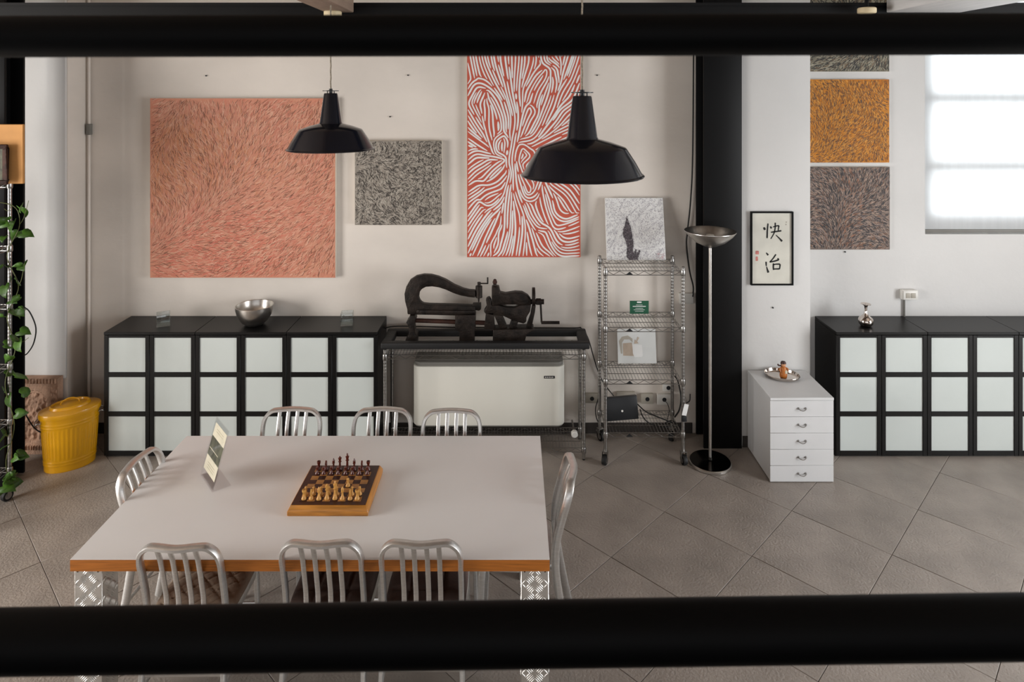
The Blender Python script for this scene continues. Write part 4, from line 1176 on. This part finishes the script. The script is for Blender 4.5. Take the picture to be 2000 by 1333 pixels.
for k in range(5): MB().box(lx.x - rd.location.x - 0.034 + k * 0.014, lx.x - rd.location.x - 0.026 + k * 0.014, -0.0036, -0.0031, lx.z - rd.location.z - 0.004, lx.z - rd.location.z + 0.004).build('plate_letter', 'white_plastic', lb)
dk = at(1125, 850, 5.07)
vb = thing('radiator_valve', 'round white valve knob beside the foot of the wire table', 'valve', (at(1122, 850, 5.2).x, 5.2, at(1122, 848, 5.2).z))
MB().lathe([(0.0, 0.02), (0.02, 0.02), (0.026, 0.014), (0.026, -0.014), (0.018, -0.02), (0, -0.02)], 18).xf(Matrix.Rotation(PI / 2, 4, 'X')).build('knob', 'white_plastic', vb, smooth=True)
MB().cyl((0, 0.02, 0), (0, 0.21, 0), 0.008, n=10).build('pipe', 'chrome', vb, smooth=True)

# tall wire trolley
RX0, RX1, RYa, RYb = 0.690, 1.272, 4.985, 5.325
tr = thing('wire_trolley', 'tall four-shelf chrome wire trolley on casters beside the floor lamp', 'trolley', ((RX0 + RX1) / 2, (RYa + RYb) / 2, 0))
hx, hy = (RX1 - RX0) / 2, (RYb - RYa) / 2
zs_ = (1.447, 1.022, 0.628, 0.231)
for sx in (-1, 1):
    for sy in (-1, 1):
        post(tr, sx * hx, sy * hy, 0.118, 1.462)
        for z in zs_: collar(tr, sx * hx, sy * hy, z)
caster(tr, -hx, -hy, R(-115)); caster(tr, hx, -hy, R(-80)); caster(tr, -hx, hy, R(-60)); caster(tr, hx, hy, R(-120))
for z in zs_: wire_shelf(tr, -hx + 0.014, hx - 0.014, -hy, hy, z)
for z in zs_:
    MB().prism([(-0.135, z - 0.028), (-0.085, z - 0.028), (-0.11, z - 0.006)], -hy - 0.004, -hy - 0.001).build('shelf_tag', 'dark_plastic', tr)

# leaning drawing on the trolley top
q0, q1 = at(1188, 506, 5.28), at(1304, 506, 5.28)
Wd = q1.x - q0.x; Hd = 0.49
dr = thing('leaning_drawing', 'white canvas with dark hand-like drawing leaning on the wire trolley top', 'drawing', ((q0.x + q1.x) / 2 - 0.012, 5.285, 1.4505))
dr.rotation_euler = (R(-12), 0, R(0.5))
MB().box(-Wd / 2, Wd / 2, 0, 0.014, 0, Hd).build('canvas', 'paper_white', dr, bevel=0.002, seg=1)
def hpoly(px, py): return ((px - 185) / (1130 - 185) * Wd - Wd / 2, (985 - py) / (985 - 65) * Hd)
hand = [hpoly(*p) for p in ((528, 350), (560, 450), (595, 500), (605, 590), (600, 680), (605, 780), (610, 850), (640, 900), (655, 830), (672, 830), (665, 900), (700, 880), (715, 850), (735, 850), (705, 920), (690, 985), (560, 985), (515, 930), (510, 800), (490, 700), (465, 640), (475, 540), (505, 480))]
def inpoly(x, z, P=hand):
    c = False
    for i in range(len(P)):
        x1, z1 = P[i]; x2, z2 = P[i - 1]
        if (z1 > z) != (z2 > z) and x < (x2 - x1) * (z - z1) / (z2 - z1) + x1: c = not c
    return c
build_strokes(strokes(Wd, Hd, 3600, 0.014, 0.0018, lambda x, z: 6 * f1(x * 9, z * 9), lambda x, z, r: r.uniform(-3, 3), [(176, 172, 178), (190, 188, 194), (156, 150, 160), (198, 196, 200)], 12), 'pen_marks', dr)
build_strokes(strokes(Wd, Hd, 26000, 0.013, 0.0028, lambda x, z: PI / 2 + f2(x * 9, z * 9), lambda x, z, r: r.uniform(-2, 2), [(62, 56, 62), (86, 78, 84), (46, 40, 46), (120, 108, 114)], 13, keep=lambda x, z, r: inpoly(x, z), y=-0.0018), 'hand_marks', dr)
build_strokes(strokes(Wd, Hd, 1500, 0.02, 0.002, lambda x, z: 0.4, lambda x, z, r: r.uniform(-3, 3), [(206, 150, 158), (214, 160, 166)], 14, keep=lambda x, z, r: x > Wd * .33 and z < Hd * .1 and r.random() < .6, y=-0.0018), 'red_signature', dr)

# green card on the second shelf
g0, g1 = at(1230, 619, 5.27), at(1267, 595, 5.27)
gc = thing('green_card', 'small green printed card standing on the second trolley shelf', 'card', ((g0.x + g1.x) / 2, 5.27, 1.0265))
gw, gh = g1.x - g0.x, 0.105
MB().box(-gw / 2 - .006, gw / 2 + .006, 0, 0.004, 0, gh + .004).build('holder', 'acrylic', gc)
gcb = MB().box(-gw / 2, gw / 2, -0.0012, -0.0002, 0.002, gh).build('print', 'green_card', gc)
for (hw_, z, th) in ((0.018, 0.088, 0.012), (0.026, 0.071, 0.003), (0.052, 0.058, 0.006), (0.030, 0.044, 0.003), (0.044, 0.032, 0.003), (0.034, 0.020, 0.003)):
    MB().box(-hw_, hw_, -0.0018, -0.0013, z, z + th).build('print_line', 'paper_white', gcb)
# photo print on the third shelf
pp = thing('photo_print', 'white photo print of a small bottle leaning on the third trolley shelf', 'photo print', (at(1245, 713, 5.27).x, 5.272, 0.6325))
pp.rotation_euler = (R(-11), 0, 0)
pw, ph_ = 0.153, 0.262
MB().box(-pw, pw, 0, 0.004, 0, ph_).build('paper', 'photo_pale', pp)
def pxz(px, py): return ((px - 260) / (770 - 260) * 2 * pw - pw, (1005 - py) / (1005 - 565) * ph_)
MB().prism([pxz(*p) for p in ((455, 760), (585, 770), (590, 900), (580, 920), (480, 925), (460, 880))], -0.0012, -0.0004).build('bottle_print', 'paper_white', pp)
MB().prism([pxz(*p) for p in ((330, 750), (450, 740), (470, 910), (330, 905))], -0.0009, -0.0003).build('shadow_print', 'photo_tan', pp)
MB().prism([pxz(*p) for p in ((280, 720), (320, 665), (400, 650), (460, 690), (460, 740), (420, 700), (350, 700), (320, 740), (320, 880), (300, 880))], -0.0008, -0.0002).build('ring_print', 'socket_grey', pp)
MB().prism([pxz(*p) for p in ((480, 755), (490, 700), (510, 720), (530, 665), (550, 680), (520, 725), (540, 750))], -0.0016, -0.0013).build('sprig_print', 'photo_tan', pp)
# black router
rr0 = thing('router_box', 'black flat network box standing on the lowest trolley shelf', 'router', (at(1216, 818, 5.16).x, 5.16, 0.2355), R(4))
rr0.rotation_euler = (R(-10), R(-3), R(4))
MB().box(-0.125, 0.125, -0.02, 0.02, 0.007, 0.178).build('case', 'dark_plastic', rr0, bevel=0.005)
MB().lathe([(0.0, 0.0), (0.008, 0.0), (0.008, 0.001), (0, 0.001)], 14).xf(Matrix.Translation((0.0, -0.0202, 0.075)) @ Matrix.Rotation(PI / 2, 4, 'X')).build('logo_disc', 'white_plastic', rr0)

# wall sockets near the trolley
def socket(u, v, w_, h_, label, m='socket_grey', dark=True):
    q = at(u, v, YW - 0.02)
    t = thing('wall_socket', label, 'socket', (q.x, YW - 0.001, q.z - h_ / 2), group='wall sockets near the trolley')
    MB().box(-w_ / 2, w_ / 2, -0.03, 0, 0, h_).build('plate', m, t, bevel=0.004)
    if dark: MB().lathe([(0, 0), (0.017, 0), (0.017, 0.002), (0, 0.002)], 14).xf(Matrix.Translation((0.0, -0.0302, h_ / 2)) @ Matrix.Rotation(PI / 2, 4, 'X')).build('outlet', 'dark_plastic', t)
socket(1156, 778, 0.115, 0.075, 'grey wall socket between wire table and wire trolley')
socket(1222, 776, 0.15, 0.085, 'wide grey wall socket half hidden behind the network box', dark=False)
socket(1264, 779, 0.10, 0.08, 'grey wall socket right of the network box')
socket(1297, 780, 0.115, 0.085, 'cream wall socket low behind the right trolley post', 'white_plastic')
socket(1305, 757, 0.09, 0.06, 'small white wall socket above the cream one behind the trolley', 'white_plastic')
socket(1340, 583, 0.115, 0.085, 'cream wall switch box left of the black column', 'white_plastic', False)

# ------------------------------------------------------------------ floor lamp
lt = thing('floor_lamp', 'brushed steel uplighter floor lamp with bowl shade and round base', 'floor lamp', (at(1387, 905, 4.985).x, 4.985, 0))
MB().lathe([(0.150, 0.0), (0.155, 0.004), (0.155, 0.018), (0.150, 0.022), (0.0, 0.0222)], 48).build('base', 'steel', lt, smooth=True)
MB().lathe([(0.149, 0.0224), (0.147, 0.0245), (0.05, 0.027), (0.018, 0.033), (0.014, 0.05), (0, 0.05)], 48).build('base_cover', 'dark_steel', lt, smooth=True)
MB().cyl((0, 0, 0.0505), (0, 0, 1.632), 0.0115, n=16).build('pole', 'steel', lt, smooth=True)
MB().lathe([(0.012, 1.620), (0.03, 1.633), (0.05, 1.636), (0.11, 1.664), (0.165, 1.712), (0.190, 1.745), (0.1895, 1.748), (0.186, 1.746), (0.160, 1.716), (0.105, 1.670), (0.045, 1.644), (0, 1.642)], 56).build('shade', 'steel', lt, smooth=True)
MB().lathe([(0.026, 1.6445), (0.034, 1.66), (0.034, 1.705), (0.028, 1.718), (0, 1.720)], 20).build('bulb', 'enamel_white', lt, smooth=True)

# ------------------------------------------------------------------ white drawer unit
DX0, DX1, DYa, DYb, DH = 1.832, 2.287, 4.743, 5.205, 0.607
du = thing('drawer_unit', 'white five-drawer pedestal standing against the white pier', 'drawer unit', ((DX0 + DX1) / 2, DYa, 0))
hw = (DX1 - DX0) / 2; dd = DYb - DYa
MB().box(-hw + 0.004, hw - 0.004, 0.0205, dd, 0.006, DH - 0.021).build('body', 'white_paint', du, bevel=0.002, seg=1)
MB().box(-hw, hw, -0.004, dd, DH - 0.02, DH).build('top', 'white_paint', du, bevel=0.002, seg=1)
dh = (DH - 0.026) / 5
for k in range(5):
    d = MB().box(-hw + 0.001, hw - 0.001, 0, 0.02, 0.004 + k * dh + 0.0012, 0.004 + (k + 1) * dh - 0.0012).build('drawer', 'white_paint', du, bevel=0.0012, seg=1)
    zc_ = 0.004 + (k + 0.5) * dh
    hb = MB().tube(spline([(-0.026, -0.004, zc_ + 0.003), (-0.022, -0.016, zc_), (0, -0.020, zc_ - 0.007), (0.022, -0.016, zc_), (0.026, -0.004, zc_ + 0.003)], 4), 0.0028, 7)
    for s in (-1, 1): hb.lathe([(0.0085, -0.003), (0.006, 0.004), (0, 0.005)], 10).xf(Matrix.Translation((s * 0.026, -0.0032, zc_ + 0.003)) @ Matrix.Rotation(PI / 2, 4, 'X'), len(hb.v) - 30)
    hb.build('handle', 'chrome', d, smooth=True)
# tray and figurine
tx = at(1530, 735, 5.065)
ty = thing('silver_tray', 'oval silver tray on top of the white drawer unit', 'tray', (tx.x, 5.09, DH + 0.0005), R(-20))
MB().lathe([(0.90, 0.0), (0.94, 0.004), (1.0, 0.020), (1.0, 0.023), (0.97, 0.022), (0.92, 0.006), (0.86, 0.0035), (0.5, 0.003), (0, 0.003)], 56, sx=0.128, sy=0.105).build('dish', 'silver', ty, smooth=True)
MB().tube([(0.127 * math.cos(i * 2 * PI / 56), 0.104 * math.sin(i * 2 * PI / 56), 0.022) for i in range(56)], 0.003, 8, closed=True).build('rim', 'silver', ty, smooth=True)
fg = thing('toy_figurine', 'small wooden doll figurine standing in the silver tray', 'figurine', (at(1529, 741, 5.06).x, 5.05, DH + 0.004))
MB().lathe([(0.019, 0), (0.024, 0.006), (0.028, 0.022), (0.027, 0.036), (0.022, 0.055), (0.023, 0.07), (0.019, 0.085), (0.012, 0.094), (0, 0.095)], 24).build('body', 'toy_wood', fg, smooth=True)
MB().lathe([(0.0, -0.019), (0.010, -0.017), (0.018, -0.006), (0.019, 0.004), (0.012, 0.016), (0, 0.019)], 20, (0, 0, 0.108)).build('head', 'toy_face', fg, smooth=True)
MB().lathe([(0.0195, -0.002), (0.0205, 0.008), (0.016, 0.018), (0, 0.023)], 20, (0, 0.002, 0.109)).build('hair', 'toy_hair', fg, smooth=True)
MB().lathe([(0.0, -0.02), (0.010, -0.012), (0.011, 0.006), (0, 0.016)], 14, (0.012, -0.017, 0.058)).build('bib', 'print_cream', fg, smooth=True)
for s in (-1, 1): MB().tube(spline([(s * 0.02, 0, 0.08), (s * 0.030, -0.006, 0.074), (s * 0.030, -0.012, 0.058)], 4), 0.006, 8).build('arm', 'toy_wood', fg, smooth=True)
MB().tube(spline([(-0.015, 0.004, 0.094), (-0.034, 0.002, 0.098), (-0.042, 0, 0.106)], 4), 0.006, 8).build('pigtail', 'toy_hair', fg, smooth=True)

# ------------------------------------------------------------------ plant rack at the left edge
PX, PY = at(19, 900, 4.55).x, 4.55
pk = thing('plant_rack', 'chrome wire rack on casters at the left edge overgrown with vines', 'wire rack', (PX, PY, 0))
zs2 = (2.17, 1.735, 1.335, 0.925, 0.545, 0.215)
for (x, y) in ((0, 0), (-0.9, 0), (0, -0.42), (-0.9, -0.42)):
    post(pk, x, y, 0.118, 2.178)
    for z in zs2: collar(pk, x, y, z)
    caster(pk, x, y, R(-110 if y == 0 else -70))
for z in zs2: wire_shelf(pk, -0.886, -0.014, -0.42, 0.0, z)
kb = thing('kraft_panel', 'kraft brown panel standing on top of the plant rack', 'panel', (at(0, 300, 4.5).x - 0.24, 4.47, 2.1735))
e1 = at(45, 243, 4.47)
MB().box(-0.35, e1.x - kb.location.x, 0, 0.018, 0, e1.z - 2.1735).build('board', 'kraft', kb, bevel=0.003, seg=1)
of = thing('ornate_frame', 'dark ornate small frame in front of the kraft panel', 'frame', (at(-22, 353, 4.4).x, 4.42, 2.1735))
ow, oh = at(8, 300, 4.4).x - of.location.x, at(8, 283, 4.4).z - 2.1735
ob = MB().box(-ow, ow, 0, 0.02, 0, 0.03).box(-ow, ow, 0, 0.02, oh - 0.03, oh).box(-ow, -ow + .03, 0, 0.02, 0.03, oh - .03).box(ow - .03, ow, 0, 0.02, 0.03, oh - .03)
ob.build('frame_moulding', 'rust', of, bevel=0.005)
MB().box(-ow + .03, ow - .03, 0.008, 0.012, 0.03, oh - 0.03).build('picture', 'print_green', of)

# pothos
po = thing('pothos_plant', 'trailing green pothos vine winding down the wire rack', 'plant', (PX - 0.45, PY - 0.2, 1.7385))
MB().lathe([(0.075, 0), (0.08, 0.004), (0.10, 0.15), (0.108, 0.152), (0.108, 0.175), (0.095, 0.175), (0.09, 0.15), (0, 0.15)], 24).build('pot', 'terracotta', po, smooth=True)
MB().lathe([(0.088, 0.151), (0.05, 0.156), (0, 0.158)], 16).build('soil', 'soil', po, smooth=True)
lf = MB()
# heart-shaped leaf, folded along its rib, tip at +x
out = [(0.0, 0.0), (-0.012, 0.014), (-0.006, 0.028), (0.012, 0.034), (0.035, 0.028), (0.056, 0.014), (0.072, 0.0)]
n = len(out)
rib = [(x, 0, 0.002 if 0 < i < n - 1 else 0) for i, (x, y) in enumerate(out)]
lf.v = [(0, 0, 0.0), (0.02, 0, -0.001), (0.045, 0, -0.002), (0.072, 0, -0.012)] + [(x, y, 0.007 * y / 0.03 - 0.09 * max(0, x - .02) ** 1.2 * .4) for x, y in out[1:-1]] + [(x, -y, 0.007 * y / 0.03 - 0.09 * max(0, x - .02) ** 1.2 * .4) for x, y in out[1:-1]]
for s0 in (4, 9):
    q = [(0, s0, s0 + 1), (0, s0 + 1, s0 + 2), (0, s0 + 2, 1), (1, s0 + 2, s0 + 3), (1, s0 + 3, 2), (2, s0 + 3, s0 + 4), (2, s0 + 4, 3)]
    lf.f += [t_ if s0 == 4 else t_[::-1] for t_ in q]
leaf0 = None
def leaf(u, v, Y, size, rz, tilt, roll):
    global leaf0
    if leaf0 is None:
        leaf0 = lf.build('leaf', 'leaf', po, smooth=True, recalc=False); o = leaf0
        so = leaf0.modifiers.new('thickness', 'SOLIDIFY'); so.thickness = 0.0008
    else:
        o = leaf0.copy(); COL.objects.link(o)
    o.location = at(u, v, Y) - po.location
    o.rotation_euler = (roll, tilt, rz); o.scale = (size,) * 3
lr = random.Random(5)
spots = [(38, 405), (20, 425), (44, 400), (12, 432), (30, 435), (35, 455), (10, 465), (42, 458), (12, 525), (40, 520), (48, 515), (30, 555), (14, 560), (40, 582), (25, 590), (42, 605), (15, 612), (38, 606), (35, 648), (12, 675), (40, 668), (10, 730), (28, 735), (6, 765), (20, 772), (30, 805), (38, 770), (4, 845), (14, 855), (22, 870), (36, 890), (24, 898), (40, 896), (6, 940), (14, 945), (34, 928), (26, 930), (2, 950), (8, 960), (20, 938), (4, 620), (6, 520), (2, 438), (18, 700), (26, 660)]
for (u, v) in spots:
    u2 = u + lr.uniform(-4, 4)
    leaf(u2, v + lr.uniform(-4, 4), 4.50 + lr.uniform(-0.05, 0.035), lr.uniform(0.75, 1.3), lr.uniform(-PI, PI), lr.uniform(-0.2, 0.9), lr.uniform(0.2, 1.2))
vpts = [Vector((0, 0, 0.16)) + po.location, Vector((0.2, 0.1, 0.3)) + po.location, at(20, 400, 4.54), at(38, 440, 4.53), at(14, 500, 4.51), at(36, 560, 4.53), at(14, 620, 4.51), at(30, 680, 4.54), at(10, 750, 4.5), at(28, 830, 4.53), at(12, 900, 4.5), at(20, 950, 4.5)]
MB().tube(spline([p_ - po.location for p_ in vpts], 8), 0.003, 6).build('vine', 'stem', po, smooth=True)
for (ua, va, ub, vb2) in ((38, 440, 56, 392), (30, 660, 56, 660), (36, 560, 48, 515), (24, 400, 8, 408)):
    MB().tube(spline([at(ua, va, 4.52) - po.location, at((ua + ub) / 2, (va + vb2) / 2 + 8, 4.51) - po.location, at(ub, vb2, 4.5) - po.location], 6), 0.0018, 5).build('tendril', 'stem', po, smooth=True)

# ------------------------------------------------------------------ cables
def cable(pts, label, r=0.0045, m='cable_black', group='loose cables'):
    P = [Vector(p) for p in pts]
    o = P[0].copy()
    ob = MB().tube(spline([p - o for p in P], 8), r, 8).build('power_cable', m, smooth=True, loc=o)
    tag(ob, label, 'cable', group)
cable([at(44, 598, 4.872), at(58, 610, 4.9), at(70, 640, 4.92), at(66, 670, 4.92), at(54, 690, 4.9), at(44, 696, 4.872)], 'black cable looping out from the left column over the white pier')
cable([at(44, 795, 4.872), at(53, 815, 4.88), at(66, 835, 4.86), at(80, 845, 4.86), at(92, 844, 4.87)], 'black cable sagging in front of the stone relief')
cable([at(1355, 60, 5.41), at(1353, 300, 5.41), at(1349, 390, 5.41), at(1343, 450, 5.41), at(1341, 480, 5.41), at(1347, 530, 5.41), at(1354, 560, 5.41), at(1353, 580, 5.40)], 'thin black cable hanging along the left side of the black column', 0.006)
cable([at(745, 650, 5.38), at(770, 638, 5.36), at(900, 640, 5.385), at(1110, 641, 5.385), at(1134, 641, 5.37), at(1148, 660, 5.38), at(1160, 700, 5.4), at(1168, 725, 5.4), at(1180, 750, 5.4), at(1205, 782, 5.3)], 'black cable falling from the padded frame to the wire trolley')
cable([at(1245, 790, 5.2), at(1262, 805, 5.1), at(1285, 815, 5.12), at(1310, 825, 5.15), at(1330, 835, 5.2)], 'black cable from the network box across the lowest shelf')
cable([at(1250, 800, 5.2), at(1256, 815, 5.12), at(1270, 828, 5.1), at(1300, 835, 5.1), at(1318, 828, 5.14), at(1310, 822, 5.2), at(1290, 832, 5.2)], 'coiled black cable lying on the lowest trolley shelf')
cable([at(1318, 735, 5.2), at(1324, 745, 5.15), at(1330, 775, 5.05), at(1327, 800, 5.05), at(1318, 815, 5.1)], 'black cable hanging at the right side of the trolley', 0.006)
cable([at(1168, 780, 5.38), at(1163, 800, 5.36), at(1166, 820, 5.34), at(1172, 828, 5.34)], 'black plug cable hanging below the socket left of the trolley', 0.004)
cable([at(1297, 782, 5.39), at(1304, 790, 5.3), at(1307, 805, 5.25), at(1300, 830, 5.2)], 'thin black cable plugged into the cream socket', 0.003)
cable([at(1348, 770, 5.41), at(1347, 783, 5.40), at(1340, 788, 5.40)], 'short black cable end right of the trolley', 0.004)
tg = thing('paper_tag', 'white paper tag hanging on the right trolley post', 'tag', at(1336, 812, 4.965))
tg.rotation_euler = (0, R(14), R(10))
MB().box(-0.018, 0.018, -0.001, 0.001, 0, 0.085).build('tag_paper', 'paper_white', tg)
MB().tube([(0, 0, 0.085), (-0.006, 0.004, 0.11), (-0.012, 0.02, 0.13)], 0.0012, 5).build('tag_string', 'cable_black', tg)
pl = thing('black_adapter', 'black plug adapter hanging under the white tag on the trolley', 'adapter', at(1336, 823, 4.965))
MB().box(-0.018, 0.018, -0.015, 0.012, 0, 0.036).build('adapter_body', 'dark_plastic', pl, bevel=0.004)
